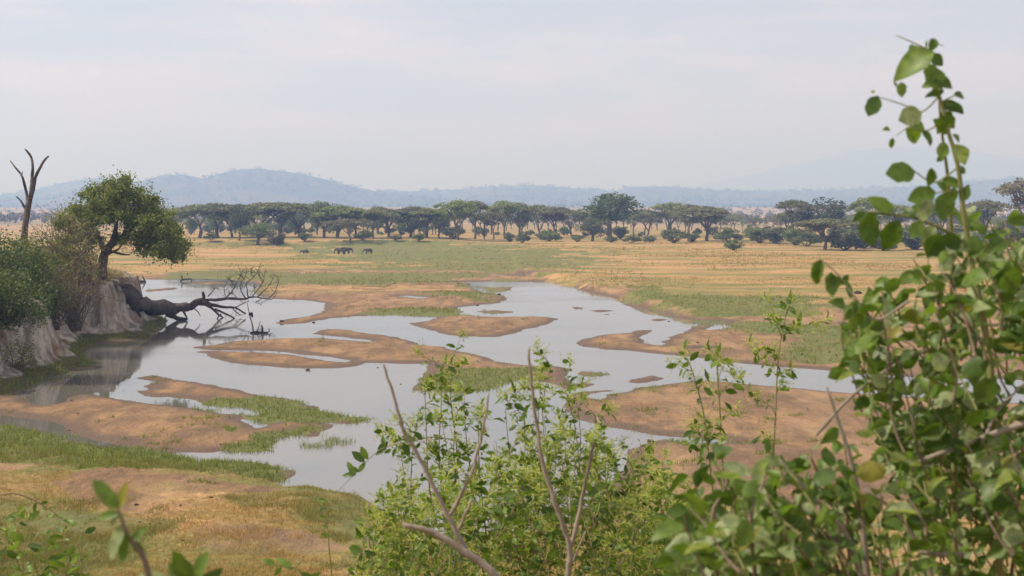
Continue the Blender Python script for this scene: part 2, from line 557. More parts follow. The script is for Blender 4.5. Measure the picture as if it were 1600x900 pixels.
def water_sd(X, Y):
    X = np.asarray(X, float).ravel(); Y = np.asarray(Y, float).ravel()
    out = np.full(X.shape, -60.0)
    m = (Y > 44) & (Y < 340) & (np.abs(X) < 1.0 * Y)
    if m.any():
        xx, yy = X[m], Y[m]
        w = 1.7 * fbm(xx, yy, 6, 4, 5) + .9 * fbm(xx, yy, 1.5, 3, 6)
        out[m] = loops_sd(xx, yy, LOOPS) + w * np.clip(yy / 150, .35, 1.5)
    return out

def hill_line(X, Y):
    return 12.4 - 0.28 * np.maximum(Y - 1.0, -6) + .25 * fbm(X, Y, 3.0, 3, 40)

def terrain(X, Y, sd=None):
    X = np.asarray(X, float); Y = np.asarray(Y, float)
    shp = X.shape
    X = X.ravel(); Y = Y.ravel()
    if sd is None:
        sd = water_sd(X, Y)
    dl = np.maximum(-sd, 0)
    land = .14 * smooth(0, 1.2, dl) + .16 * smooth(1, 9, dl) + .30 * fbm(X, Y * .45, 3.0, 5, 1) * smooth(.5, 4, dl)
    # wide plains rise with distance from the water
    land = land + .9 * smooth(250, 420, Y) + .9 * smooth(400, 620, Y) + .5 * fbm(X, Y, 40, 3, 9) * smooth(220, 320, Y)
    m = (Y > 150) & (Y < 700) & (np.abs(X) < 1.2 * Y)
    if m.any():
        r = np.full(X.shape, -50.0)
        r[m] = loops_sd(X[m], Y[m], [RB]) + 1.6 * fbm(X[m], Y[m], 5, 3, 22)
        land = land + smooth(-.6, 2.2, r) * .95 * (1 - .7 * smooth(260, 420, Y))
    # old cut bank below the tree line, seen left of the elephants
    c = 522 + 14 * fbm(X, X * 0, 40, 3, 31) + .02 * np.abs(X + 90)
    land = land + 1.6 * smooth(-2.5, 1.5, Y - c) * smooth(-190, -165, X) * (1 - smooth(-50, 10, X))
    # near bank
    land = land + .26 * (fbm(X, Y, 1.0, 5, 15)) * smooth(100, 80, Y) * smooth(.5, 4, dl) + .35 * smooth(92, 70, Y) * smooth(0, 6, dl) + .22 * fbm(X, Y, 6, 4, 3) * smooth(95, 70, Y) * smooth(1, 5, dl)
    # far country climbs towards the ridges
    far = 2.0 * smooth(700, 1500, Y) + 34 * smooth(1500, 4600, Y) + 10 * fbm(X, Y, 900, 4, 12) * smooth(1200, 3000, Y)
    z = np.where(sd > 0, -.04 - .55 * smooth(0, 7, sd), land + far)
    z = np.where(Y < 60, np.maximum(z, hill_line(X, Y)), z)
    return z.reshape(shp)

def hit(x, y):
    """where the line of sight through a pixel meets the ground"""
    d = ray(x, y)
    Ys = np.concatenate([np.linspace(46, 400, 900), np.linspace(401, 2500, 1200)])
    t = Ys / d[1]
    Xs = d[0] * t; Zs = HC + d[2] * t
    g = terrain(Xs, Ys)
    k = np.argmax(Zs < g) if (Zs < g).any() else len(Ys) - 1
    return Vector((Xs[k], Ys[k], g[k]))

# soft patches of cover: pixel polygons on the ground with weights
GREEN = [
 ([(-200,660),(0,664),(60,672),(110,690),(200,702),(250,706),(420,724),(462,738),(440,756),(330,745),(180,730),(60,705),(-200,690)], 1.0),
 ([(300,627),(340,630),(420,620),(480,630),(525,648),(580,654),(540,664),(500,660),(430,660),(380,645),(310,634)], 1.0),
 ([(350,700),(440,680),(510,668),(505,684),(430,690),(432,705),(360,706)], .85),
 ([(372,664),(410,668),(405,680),(372,680)], .9),
 ([(640,612),(700,575),(745,578),(830,580),(812,592),(760,613)], 1.0),
 ([(690,448),(730,443),(742,455),(790,463),(790,474),(720,474),(690,462)], .8),
 ([(600,492),(660,483),(720,483),(740,492),(700,498),(620,493)], .9),
 ([(210,428),(420,426),(690,430),(760,438),(690,446),(420,447),(390,440),(230,436)], .75),
 ([(430,388),(620,386),(760,388),(960,398),(900,425),(760,432),(600,425),(520,412),(440,402)], .72),
 ([(960,455),(1040,462),(1120,470),(1300,478),(1330,495),(1200,500),(1060,495),(990,478)], .75),
 ([(1095,510),(1200,505),(1330,512),(1340,530),(1230,532),(1140,524)], .85),
 ([(1200,528),(1350,528),(1360,565),(1260,572),(1200,560)], .7),
 ([(900,583),(950,583),(940,590),(905,590)], 1.0),
 ([(1010,689),(1040,682),(1090,692),(1085,700),(1030,700)], 1.0),
 ([(1000,600),(1060,605),(1040,618),(990,615)], .5),
 ([(220,452),(280,448),(280,454),(225,457)], 1.0),
 ([(470,577),(494,577),(494,582),(472,582)], 1.0),
 ([(340,765),(600,760),(700,800),(560,830),(420,825),(330,800)], .55),
 ([(-200,800),(250,800),(200,900),(-200,920)], .5),
 ([(480,840),(700,840),(700,920),(500,920)], .55),
 ([(370,440),(420,443),(480,452),(440,462),(400,460)], .6),
 ([(540,514),(580,518),(600,524),(560,524)], .7),
 ([(840,425),(880,426),(885,436),(850,436)], .8),
]
DRY = [
 ([(-300,690),(0,690),(200,722),(330,742),(460,752),(520,762),(600,790),(760,840),(1200,830),(1700,760),(1700,1000),(-300,1000)], 1.0),
 ([(800,428),(900,440),(965,462),(1060,490),(1300,490),(2600,505),(2600,330),(-700,330),(-700,430),(190,432),(400,424),(600,424),(760,430)], 1.0),
 ([(400,450),(560,445),(690,450),(640,460),(500,462)], .5),
]
GREEN += [([(-300,688),(60,700),(260,728),(330,748),(180,752),(-300,735)], .62), ([(-300,800),(120,810),(240,840),(200,900),(-300,960)], .6), ([(420,775),(560,790),(600,840),(430,830)], .65)]
BAREP = [([(40,775),(170,748),(330,752),(430,768),(340,788),(260,800),(330,812),(210,828),(90,802)], .8), ([(230,858),(340,838),(520,850),(565,882),(430,895),(280,888)], .75),
         ([(-100,738),(20,735),(60,750),(-40,760)], .8)]
GW = [(world_loop(p), w) for p, w in GREEN]
BW = [(world_loop(p), w) for p, w in BAREP]
DW = [(world_loop([(x, max(y, 346)) for x, y in p]), w) for p, w in DRY]

def cover(X, Y, polys, soft):
    X = np.asarray(X, float).ravel(); Y = np.asarray(Y, float).ravel()
    out = np.zeros(X.shape)
    far_ = np.clip(Y / 120, .6, 4)
    X = X + far_ * (9 * fbm(X, Y, 9, 4, 501) * far_ + 5 * fbm(X, Y, 2.5, 3, 511)); Y = Y + far_ * (5 * fbm(X, Y, 8, 4, 521) * far_ + 3 * fbm(X, Y, 2.5, 3, 531))
    for lp, w in polys:
        x0, y0 = lp.min(0) - 12; x1, y1 = lp.max(0) + 12
        m = (X > x0) & (X < x1) & (Y > y0) & (Y < y1)
        if m.any():
            s = loops_sd(X[m], Y[m], [lp])
            k = soft * np.clip(Y[m] / 120, .6, 4)
            out[m] = np.maximum(out[m], w * smooth(-k, k, s))
    return out

# ------------------------------------------------------------------ ground sheet
rows_near = np.concatenate([np.linspace(-45, 0, 10)[:-1], np.linspace(0, 49, 70)])
py = np.arange(903.0, 374.0, -1.4)
rows_mid = 14.0 * F / (py - 335.0)
rows_mid = rows_mid[rows_mid > 49.3]
rows_far = np.geomspace(rows_mid[-1] * 1.02, 24000, 90)
YR = np.concatenate([rows_near, rows_mid, rows_far])
tc = np.arange(-.47, .4701, 2.2 / F)
to = np.geomspace(.48, 3.2, 34)
TC = np.concatenate([-to[::-1], tc, to])
W = np.maximum(YR, 49.0)
GX = TC[None, :] * W[:, None]
GY = np.repeat(YR[:, None], len(TC), 1)
sd = water_sd(GX, GY)
GZ = terrain(GX.ravel(), GY.ravel(), sd)
X_, Y_ = GX.ravel(), GY.ravel()
bsd = np.full(X_.shape, -50.0)
bm = (Y_ > 80) & (Y_ < 260) & (X_ < -20)
bsd[bm] = loops_sd(X_[bm], Y_[bm], [BL])
GZ = np.where(bsd > 1.5, -1.0, GZ)                   # the bank is its own sheet
green = cover(X_, Y_, GW, 1.2)
bareg = cover(X_, Y_, BW, 1.5)
dry = np.maximum(cover(X_, Y_, DW, 2.0), smooth(330, 420, Y_))
dry = np.where(Y_ < 50, .8, dry)
wet = np.where(sd > 0, 1.0, 1 - smooth(-.2, 3.2, -sd) * 1.0) * (1 - .8 * dry)
wet = np.maximum(wet, (.30 * smooth(160, 105, Y_) + .5 * fbm(X_, Y_ * .5, 7, 3, 55)) * (dry < .3))
wet = np.maximum(wet, .45 * smooth(.08, .2, fbm(X_, Y_, 14, 3, 50)) * (dry < .3))
dry = dry * (1 - .85 * bareg); green = green * (1 - bareg); wet = wet * (1 - bareg)
farw = smooth(700, 1500, Y_)
nr, nc = GX.shape
idx = np.arange(nr * nc).reshape(nr, nc)
Q = np.stack([idx[:-1, :-1], idx[:-1, 1:], idx[1:, 1:], idx[1:, :-1]], -1).reshape(-1, 4)
g = mesh_np('ground', np.stack([X_, Y_, GZ], 1), Q, M['ground'], None, True,
            {'green': green, 'dry': dry, 'wet': wet, 'far': farw})
tag(g, kind='structure')

# river water
wv = [(-400, 44, 0), (420, 44, 0), (420, 330, 0), (-400, 330, 0)]
w = mesh_np('river_water', wv, [(0, 1, 2, 3)], M['water'])
tag(w, kind='structure')

# ------------------------------------------------------------------ high river bank on the left
def bluff_h(X, Y, sdv=None):
    X = np.asarray(X, float); Y = np.asarray(Y, float)
    s = loops_sd(X, Y, [BL]) if sdv is None else sdv
    s = s + 3.0 * fbm(X, Y, 5.0, 3, 60) + .7 * fbm(X, Y, 1.3, 3, 66)
    rib = np.abs(fbm(X, Y, 2.6, 3, 70)) * 4.2
    s = s - rib * smooth(1, 3, s) * (1 - smooth(4, 7, s))
    h = .7 * smooth(-.3, 1.6, s) + .9 * smooth(1.2, 2.6, s) + 4.5 * smooth(2.2, 4.2, s) + .8 * smooth(4.2, 12, s)
    h = h + (.7 * fbm(X, Y, 2.0, 4, 80) + .5 * fbm(X, Y, .7, 3, 84)) * smooth(1, 3, s)
    return h - .35 * (s < -.3), s

bx = np.arange(-118, -36, .3); by = np.arange(84, 214, .3)
BX, BY = np.meshgrid(bx, by)
b0 = loops_sd(BX.ravel(), BY.ravel(), [BL])
BH, bs = bluff_h(BX.ravel(), BY.ravel(), b0)
BH = np.where(b0 < -.2, -.5, BH)
keep = (b0 > -1.2)
idx = np.arange(BX.size).reshape(BX.shape)
Q = np.stack([idx[:-1, :-1], idx[:-1, 1:], idx[1:, 1:], idx[1:, :-1]], -1).reshape(-1, 4)
Q = Q[keep[Q].all(1)]
used = np.unique(Q); remap = np.zeros(BX.size, int); remap[used] = np.arange(len(used))
bgreen = (1 - smooth(.8, 2.2, bs)) * 1.0
bdry = smooth(4.4, 6.0, bs)
o = mesh_np('river_bank', np.stack([BX.ravel(), BY.ravel(), BH], 1)[used], remap[Q], M['bluff'], None, True,
            {'green': bgreen[used], 'dry': bdry[used]})
tag(o, kind='structure')

def bank_z(X, Y):
    h, _ = bluff_h(np.array([X]), np.array([Y]))
    return float(h[0])

# ------------------------------------------------------------------ far hills
def ridge_sheet(name, mat, prof, D0, D1, D2, rough, seed):
    """profile in pixels (x, y of the skyline) at distance D1; rises from D0, falls behind to D2"""
    px = np.array(prof, float)
    t = np.arange(-.95, .951, .0030)
    xs = 800 + F * t
    sky = np.interp(xs, px[:, 0], px[:, 1])
    top = HC + (335 - sky) / F * D1
    Yr = np.concatenate([np.linspace(D0, D1, 34), np.linspace(D1, D2, 12)[1:]])
    X = t[None, :] * Yr[:, None]; Y = np.repeat(Yr[:, None], len(t), 1)
    k = np.where(Y <= D1, smooth(D0, D1 * 1.02, Y) , 1 - .8 * smooth(D1, D2, Y))
    z = k * top[None, :] + rough * fbm(X, Y, D1 * .06, 6, seed) * np.clip(k * 1.6, 0, 1) * np.clip(top[None, :] / 80, .15, 1.2)
    z = z - 6 * (Y < D0 + 1)
    idx = np.arange(X.size).reshape(X.shape)
    Q = np.stack([idx[:-1, :-1], idx[:-1, 1:], idx[1:, 1:], idx[1:, :-1]], -1).reshape(-1, 4)
    o = mesh_np(name, np.stack([X.ravel(), Y.ravel(), z.ravel()], 1), Q, mat, None, True)
    tag(o, kind='structure')
    HS.append((X, Y, z, k))
    return o
HS = []

HILL = [(-1200,318),(-200,315),(60,312),(150,306),(215,290),(250,276),(275,271),(290,270),(318,276),(345,268),(370,265),(400,266),(440,270),(500,280),
        (560,293),(600,301),(650,306),(720,311),(900,315),(2800,318)]
RIDGE = [(-1200,305),(-300,302),(0,306),(60,298),(120,283),(150,278),(185,280),(230,290),(300,298),(500,303),(640,300),(700,298),(760,293),(810,290),(860,292),(930,295),(960,297),(990,292),
         (1040,293),(1120,297),(1220,299),(1320,298),(1420,294),(1500,287),(1570,280),(1640,276),(1800,272),(2200,285),(2800,300)]
MOUNT = [(-1200,322),(400,320),(800,315),(1000,300),(1100,285),(1180,268),(1260,250),(1340,232),(1400,226),(1450,228),(1540,240),(1620,250),(1750,262),(2000,290),(2800,310)]
ridge_sheet('hill', M['hill'], HILL, 4700, 6700, 8600, 60, 101)
ridge_sheet('far_ridge', M['hill'], RIDGE, 5000, 8300, 10000, 36, 131)
ridge_sheet('mountain', M['mountain'], MOUNT, 15500, 19500, 22500, 80, 161)

# ------------------------------------------------------------------ foliage builders
def leaf_cloud(centers, radii, n, size, flat=1.0, shell=.55, seed=0, fuzz=0.0):
    """leaf faces spread through ellipsoids; returns V, F (triangles)"""
    r = np.random.default_rng(seed)
    C = np.asarray(centers, float); R = np.asarray(radii, float)
    vol = (R[:, 0] * R[:, 1] * R[:, 2]) ** .7
    pick = r.choice(len(C), n, p=vol / vol.sum())
    d = r.normal(size=(n, 3)); d /= np.linalg.norm(d, axis=1)[:, None]
    rad = shell + (1 - shell) * r.random(n) ** .6
    rad *= 1 + .16 * r.normal(size=n) * (r.random(n) < .35)
    P = C[pick] + d * R[pick] * rad[:, None]
    if fuzz:
        P = P + r.normal(size=(n, 3)) * fuzz * (r.random((n, 1)) ** 2)
    u = r.normal(size=(n, 3)); u[:, 2] *= flat; u /= np.linalg.norm(u, axis=1)[:, None]
    v = r.normal(size=(n, 3)); v[:, 2] *= flat
    v -= u * (u * v).sum(1)[:, None]; v /= np.linalg.norm(v, axis=1)[:, None]
    s = size * (.6 + .8 * r.random(n))[:, None]
    V = np.stack([P - u * s * .5, P + v * s * .38, P + u * s * .5, P - v * s * .38], 1).reshape(-1, 3)
    Fq = np.arange(4 * n).reshape(n, 4)
    return V, Fq

def clumps(n, R, seed, flat=.5, zc=0, sub=.32):
    """small ellipsoids packed inside a big one: gives light and dark masses with gaps"""
    r = np.random.default_rng(seed)
    d = r.normal(size=(n, 3)); d /= np.linalg.norm(d, axis=1)[:, None]
    k = (.45 + .5 * r.random(n))[:, None]
    C = d * k * np.array(R); C[:, 2] += zc
    S = np.array(R)[None, :] * sub * (.7 + .6 * r.random((n, 1)))
    S[:, 2] = S[:, :2].mean(1) * flat
    return C, S

# umbrella acacias, unit: height 1, crown radius .5
def acacia_proto(seed, lean=0.0, sparse=1.0, key='acacia'):
    random.seed(seed)
    r = np.random.default_rng(seed)
    T = Tubes(5)
    nl = random.choice([3, 4, 4, 5])
    fork = random.uniform(.16, .34)
    base = Vector((0, 0, -.04)); fk = Vector((lean * .25, random.uniform(-.03, .03), fork))
    T.add(bend(base, fk, 5, .05), taper(.030, .022, 5), .25)
    pads_c, pads_r = [], []
    for i in range(nl):
        a = 2 * math.pi * (i + random.uniform(-.3, .3)) / nl
        rr = random.uniform(.16, .36)
        tip = Vector((lean + rr * math.cos(a), rr * math.sin(a), random.uniform(.76, .88)))
        mid = fk.lerp(tip, .55) + Vector((0, 0, .02))
        T.add(dense([fk, fk.lerp(mid, .5) + Vector((random.uniform(-.02, .02), 0, .02)), mid, tip], 3), taper(.018, .006, 10), .2)
        for j in range(3):
            a2 = a + random.uniform(-1.1, 1.1)
            q = Vector((lean + min(.46, rr + random.uniform(-.05, .2)) * math.cos(a2), (rr + random.uniform(-.05, .16)) * math.sin(a2), random.uniform(.78, .92)))
            T.add(bend(mid, q, 5, .06), taper(.008, .003, 5), .2)
            pads_c.append(q + Vector((0, 0, .02))); w = random.uniform(.10, .17)
            pads_r.append((w, w, w * random.uniform(.26, .42)))
        w = random.uniform(.13, .2)
        pads_c.append(tip + Vector((0, 0, .03))); pads_r.append((w, w, w * .38))
    for j in range(random.randint(4, 7)):
        a = random.uniform(0, 6.28); rr = random.uniform(.2, .4); w = random.uniform(.09, .15)
        pads_c.append(Vector((lean + rr * math.cos(a), rr * math.sin(a), random.uniform(.58, .80)))); pads_r.append((w, w, w * .55))
    pads_c.append(Vector((lean, 0, .91))); pads_r.append((.24, .24, .07))
    pads_c.append(Vector((lean * .9, .05, .87))); pads_r.append((.33, .30, .06))
    V, Fq = leaf_cloud([tuple(c) for c in pads_c], pads_r, int(4600 * sparse), .034, .6, .15, seed=seed)
    V[:, 2] -= .10 * np.clip(((V[:, 0] - lean) ** 2 + V[:, 1] ** 2) / .2, 0, 1.2)
    return T.build('trunk', M['bark'], link=False), mesh_np('crown', V, Fq, M[key], link=False)

def broad_proto(seed, key='broad', n=3600):
    random.seed(seed)
    T = Tubes(5)
    top = Vector((0, 0, .45))
    T.add(bend((0, 0, -.04), top, 5, .04), taper(.04, .026, 5), .25)
    for i in range(6):
        a = i * 1.05 + random.uniform(-.3, .3)
        T.add(bend(Vector((0, 0, random.uniform(.2, .42))), Vector((.32 * math.cos(a), .32 * math.sin(a), random.uniform(.55, .85))), 5, .06), taper(.018, .004, 5), .2)
    C, R = clumps(24, (.44, .44, .36), seed, .72, .60, .34)
    C = np.vstack([C, [[0, 0, .6], [.1, 0, .84], [-.15, .1, .5], [.18, -.1, .48]]]); R = np.vstack([R, [[.3, .3, .26], [.2, .2, .14], [.2, .2, .16], [.2, .2, .16]]])
    V, Fq = leaf_cloud(C, R, n, .04, 1, .45, seed=seed)
    return T.build('trunk', M['bark'], link=False), mesh_np('crown', V, Fq, M[key], link=False)

def bush_proto(seed, key='bush', n=1800):
    random.seed(seed)
    T = Tubes(4)
    for i in range(7):
        a = i * .9 + random.random()
        T.add(bend((0, 0, -.03), (.33 * math.cos(a), .33 * math.sin(a), random.uniform(.4, .8)), 4, .08), taper(.02, .006, 4), .2)
    C, R = clumps(16, (.40, .40, .40), seed, .8, .48, .42)
    C[:, 2] = np.maximum(C[:, 2], .16)
    V, Fq = leaf_cloud(C, R, n, .07, 1, .4, seed=seed)
    V[:, 2] = np.maximum(V[:, 2], .0)
    return T.build('stems', M['bark'], link=False), mesh_np('foliage', V, Fq, M[key], link=False)

AC = [acacia_proto(200 + i, [0, .06, -.07, .1, -.03, 0][i % 6]) for i in range(7)]
ACG = [acacia_proto(230 + i, [.05, -.05, 0][i], .55, 'acacia_grey') for i in range(3)]
BR = [broad_proto(250), broad_proto(251)]
LG = [broad_proto(260, 'lightgreen', 3000), broad_proto(261, 'lightgreen', 2600)]
BU = [bush_proto(270 + i) for i in range(4)]
BUL = [bush_proto(280, 'lightgreen'), bush_proto(281, 'acacia_grey')]

def plant(kind_name, proto, parts, loc, h, w, label, cat, group=None, rz=None):
    e = empty(kind_name, loc, random.uniform(0, 6.28) if rz is None else rz, label, cat, group)
    e.scale = (w, w, h)
    for n, me in zip(parts, proto):
        obj(n, me, e)
    return e

def tree_px(x, yb, yt, wpx, proto, label, name='acacia_tree', cat='tree', group='umbrella acacias of the tree line', parts=('trunk', 'crown'), rz=None):
    p = hit(x, yb)
    s = p.y / F
    return plant(name, proto, parts, p, (yb - yt) * s, wpx * s * 1.36, label, cat, group, rz)

random.seed(5)
A = 'acacia'
# (x, base row, top row, width, kind, variant, label)
TL = [
 (312, 372, 318, 78, AC[0], 'umbrella acacia at the left end of the tree line, behind the drowned river tree'),
 (340, 371, 316, 80, AC[1], 'umbrella acacia second from the left end of the tree line'),
 (362, 372, 322, 60, AC[2], 'umbrella acacia just left of the narrow dark tree'),
 (402, 370, 315, 92, AC[3], 'wide umbrella acacia rising behind the round pale green tree'),
 (436, 371, 314, 88, AC[4], 'wide umbrella acacia right of the round pale green tree'),
 (468, 371, 316, 84, AC[5], 'umbrella acacia just left of the bright green leafy tree'),
 (528, 372, 319, 80, AC[6], 'umbrella acacia just right of the bright green leafy tree'),
 (555, 372, 327, 54, AC[0], 'lower umbrella acacia before the gap above the elephants'),
 (582, 373, 326, 52, AC[1], 'umbrella acacia standing right above the right elephant'),
 (606, 371, 325, 56, AC[2], 'umbrella acacia right of the gap above the elephants'),
 (641, 371, 321, 74, AC[3], 'wide umbrella acacia between the elephants and the leaning acacia'),
 (668, 372, 324, 58, AC[4], 'umbrella acacia two places left of the leaning flat-topped acacia'),
 (686, 371, 327, 46, AC[5], 'small umbrella acacia just left of the leaning flat-topped acacia'),
 (716, 375, 310, 52, AC[6], 'tall leaning flat-topped acacia above the dark round bush'),
 (742, 374, 312, 52, AC[0], 'tall flat-topped acacia right of the leaning acacia'),
 (789, 373, 312, 46, AC[1], 'tall acacia with a small flat crown left of the bush pair'),
 (813, 372, 315, 54, AC[2], 'tall acacia with forked trunk above the round bush pair'),
 (842, 371, 318, 48, AC[3], 'umbrella acacia midway between bush pair and the big leafy tree'),
 (867, 371, 321, 50, AC[4], 'dark-crowned acacia left of the big leafy tree'),
 (892, 370, 326, 44, AC[5], 'lower acacia touching the left side of the big leafy tree'),
 (1012, 369, 328, 46, AC[6], 'small acacia just right of the big leafy tree'),
 (1048, 369, 315, 78, AC[0], 'wide umbrella acacia between the big leafy tree and the dark spreading one'),
 (1076, 371, 318, 56, AC[1], 'umbrella acacia half hidden by the dark spreading acacia'),
 (1106, 377, 321, 76, AC[2], 'dark spreading acacia with drooping crown edge right of centre'),
 (1237, 376, 310, 56, AC[4], 'acacia left of the dark dense tree on the right'),
 (1288, 391, 339, 76, AC[5], 'near umbrella acacia with a single trunk in front of the dark dense tree'),
 (1352, 377, 306, 46, AC[6], 'acacia behind the tip of the leafy twig'),
 (1400, 378, 318, 60, AC[0], 'acacia behind the pale leaves of the foreground shrub'),
 (1470, 379, 316, 62, AC[1], 'acacia between the two shoots of the foreground shrub'),
 (1538, 379, 310, 58, AC[2], 'acacia just right of the two tall foreground shoots'),
 (1604, 384, 273, 96, ACG[0], 'tall open umbrella acacia cut by the right edge'),
]
for x, yb, yt, wp, pr, lab in TL:
    tree_px(x, yb, yt, wp, pr, lab)
TH = [
 (545, 381, 340, 58, ACG[1], 'thin half-bare acacia standing in front of the tree line near the elephants'),
 (757, 374, 332, 30, ACG[2], 'thin grey acacia between two tall flat-topped ones'),
 (771, 374, 330, 30, ACG[1], 'slender grey acacia just left of the small flat crown'),
]
for x, yb, yt, wp, pr, lab in TH:
    tree_px(x, yb, yt, wp, pr, lab, group='thin grey acacias')
tree_px(374, 375, 321, 32, BR[0], 'narrow dark leafy tree among the left acacias', 'leafy_tree', group='leafy trees of the tree line')
tree_px(505, 372, 313, 52, LG[0], 'bright green leafy tree in the left acacia group', 'leafy_tree', group='leafy trees of the tree line')
tree_px(405, 383, 346, 58, LG[1], 'round pale green tree in front of the left acacias', 'leafy_tree', group='leafy trees of the tree line')
tree_px(953, 374, 298, 80, BR[1], 'biggest dark leafy tree in the middle of the tree line', 'leafy_tree', group='leafy trees of the tree line')
tree_px(925, 377, 339, 48, LG[0], 'light green low tree in front of the big leafy tree', 'leafy_tree', group='leafy trees of the tree line')
tree_px(1286, 376, 310, 72, BR[0], 'dark dense round tree on the right of the tree line', 'leafy_tree', group='leafy trees of the tree line')
BS = [
 (433, 384, 361, 24, BUL[1], 'grey bush beside the round pale green tree'), (567, 375, 358, 28, BUL[0], 'green bush between acacia trunks above the right elephant'),
 (709, 374, 352, 27, BU[0], 'dark round bush at the foot of the leaning acacia'), (797, 378, 364, 16, BU[1], 'smaller bush of the round pair'),
 (816, 380, 361, 20, BU[2], 'larger dark bush of the round pair'), (857, 377, 359, 35, BU[3], 'wide low bush right of the round pair'),
 (902, 378, 365, 18, BU[0], 'small bush left of the light green low tree'), (969, 373, 351, 26, BU[1], 'round bush at the foot of the big leafy tree'),
 (987, 380, 365, 28, BU[2], 'wide dark bush right of the big tree foot'), (1015, 379, 366, 18, BU[3], 'small round bush below the small acacia'),
 (1053, 380, 356, 36, BU[0], 'large grey-green bush below the wide acacia'), (1080, 379, 362, 24, BU[1], 'bush left of the dark spreading acacia'),
 (955, 379, 366, 18, BU[3], 'low bush in front of the big leafy tree'),
 (1139, 379, 354, 40, BU[2], 'broad bush right of the dark spreading acacia'), (1146, 391, 372, 26, BU[3], 'round bush standing forward in the tan grass'),
 (1187, 380, 354, 42, BU[0], 'bush in the thicket, left of its pale green neighbour'), (1213, 381, 350, 44, BU[1], 'tall bush in the thicket left of the dark tree'),
 (1244, 383, 359, 30, BUL[0], 'pale green bush in the thicket'), (1262, 385, 356, 40, BU[2], 'bush left of the near umbrella acacia trunk'),
 (1320, 391, 357, 56, BU[3], 'large brown-green bush right of the near umbrella acacia'), (1350, 388, 352, 50, BU[0], 'bush behind the hanging leaf of the twig'),
 (1380, 392, 358, 46, BUL[1], 'grey bush behind the foreground leaves on the right'), (1430, 390, 352, 60, BU[1], 'bush behind the left tall shoot'),
 (1490, 392, 350, 60, BU[2], 'bush behind and between the two tall shoots'), (1550, 394, 350, 64, BU[3], 'bush right of the two tall shoots'),
 (1600, 396, 352, 60, BU[0], 'bush at the right edge below the tall open acacia'),
 (330, 376, 362, 22, BU[2], 'low bush on the old cut bank at left'), (476, 376, 362, 22, BU[1], 'low bush below the bright green leafy tree'),
 (618, 377, 366, 18, BUL[1], 'low grey bush right of the elephants'), (655, 377, 364, 20, BU[0], 'low bush between elephants and leaning acacia'),
]
for x, yb, yt, wp, pr, lab in BS:
    tree_px(x, yb, yt, wp, pr, lab, 'bush', 'bush', 'bushes along the tree line', ('stems', 'foliage'))
# rows behind, hard to tell apart
random.seed(21)
for i in range(120):
    x = 270 + 1345 * (i + random.uniform(.1, .9)) / 120
    Y = random.uniform(640, 1000)
    X = (x - 800) / F * Y
    z = float(terrain(np.array([X]), np.array([Y]))[0])
    h = random.uniform(7.5, 15.5) * (1.12 if x < 560 else 1)
    plant('acacia_tree', random.choice(AC + ACG[:2]), ('trunk', 'crown'), (X, Y, z), h, h * random.uniform(.9, 1.4),
          'hazy acacia in the rows behind the tree line', 'tree', 'acacias behind the tree line')

for i in range(70):
    x = 270 + 1345 * (i + random.uniform(0, 1)) / 70
    Y = random.uniform(600, 760)
    X = (x - 800) / F * Y
    z = float(terrain(np.array([X]), np.array([Y]))[0])
    h = random.uniform(2.0, 6.0)
    plant('bush', random.choice(BU + BUL), ('stems', 'foliage'), (X, Y, z), h, h * random.uniform(1.1, 1.9),
          'small hazy bush growing among the acacia trunks', 'bush', 'undergrowth among the acacias')

random.seed(23)
for i in range(34):
    x = random.uniform(1165, 1640)
    Y = random.uniform(500, 640)
    X = (x - 800) / F * Y
    z = float(terrain(np.array([X]), np.array([Y]))[0])
    h = random.uniform(3.5, 9.5)
    plant('bush', random.choice(BU + BU + BUL), ('stems', 'foliage'), (X, Y, z), h, h * random.uniform(1.0, 1.5),
          'bush in the dense thicket behind the foreground shrub at the right', 'bush', 'thicket on the right of the plain')
for i in range(26):
    x = random.uniform(275, 700)
    Y = random.uniform(620, 720)
    X = (x - 800) / F * Y
    z = float(terrain(np.array([X]), np.array([Y]))[0])
    h = random.uniform(6.5, 12)
    plant('leafy_tree', random.choice(BR + LG), ('trunk', 'crown'), (X, Y, z), h, h * random.uniform(.7, 1.0),
          'low leafy tree filling in beneath the left acacia crowns', 'tree', 'leafy trees beneath the left acacias')

# far woodland, one mass
def far_wood(name, n, y0, y1, seed, label):
    r = np.random.default_rng(seed)
    Y = y0 * (y1 / y0) ** r.random(n)
    X = (r.random(n) * 1.5 - .75) * Y
    dens = fbm(X, Y, 260, 3, seed)
    k = dens > -.06
    X, Y = X[k], Y[k]
    z = terrain(X, Y)
    H = 5 + 8 * r.random(len(X))
    m = 26
    d = r.normal(size=(len(X), m, 3)); d /= np.linalg.norm(d, axis=2)[:, :, None]
    c = np.stack([X, Y, z + H * .62], 1)[:, None, :]
    P = c + d * np.stack([H * .48, H * .48, H * .34], 1)[:, None, :] * (.5 + .5 * r.random((len(X), m, 1)))
    u = r.normal(size=P.shape); v = r.normal(size=P.shape)
    s = (H * .17)[:, None, None]
    V = np.stack([P + u * s * .6, P - u * s * .5 + v * s * .4, P - v * s * .7], 2).reshape(-1, 3)
    Fq = np.arange(len(V)).reshape(-1, 3)
    o = mesh_np(name, V, Fq, M['wood_far'])
    tag(o, label, 'woodland', kind='stuff')
far_wood('far_woodland', 4200, 1250, 4300, 77, 'hazy far woodland spread over the plain below the hills')

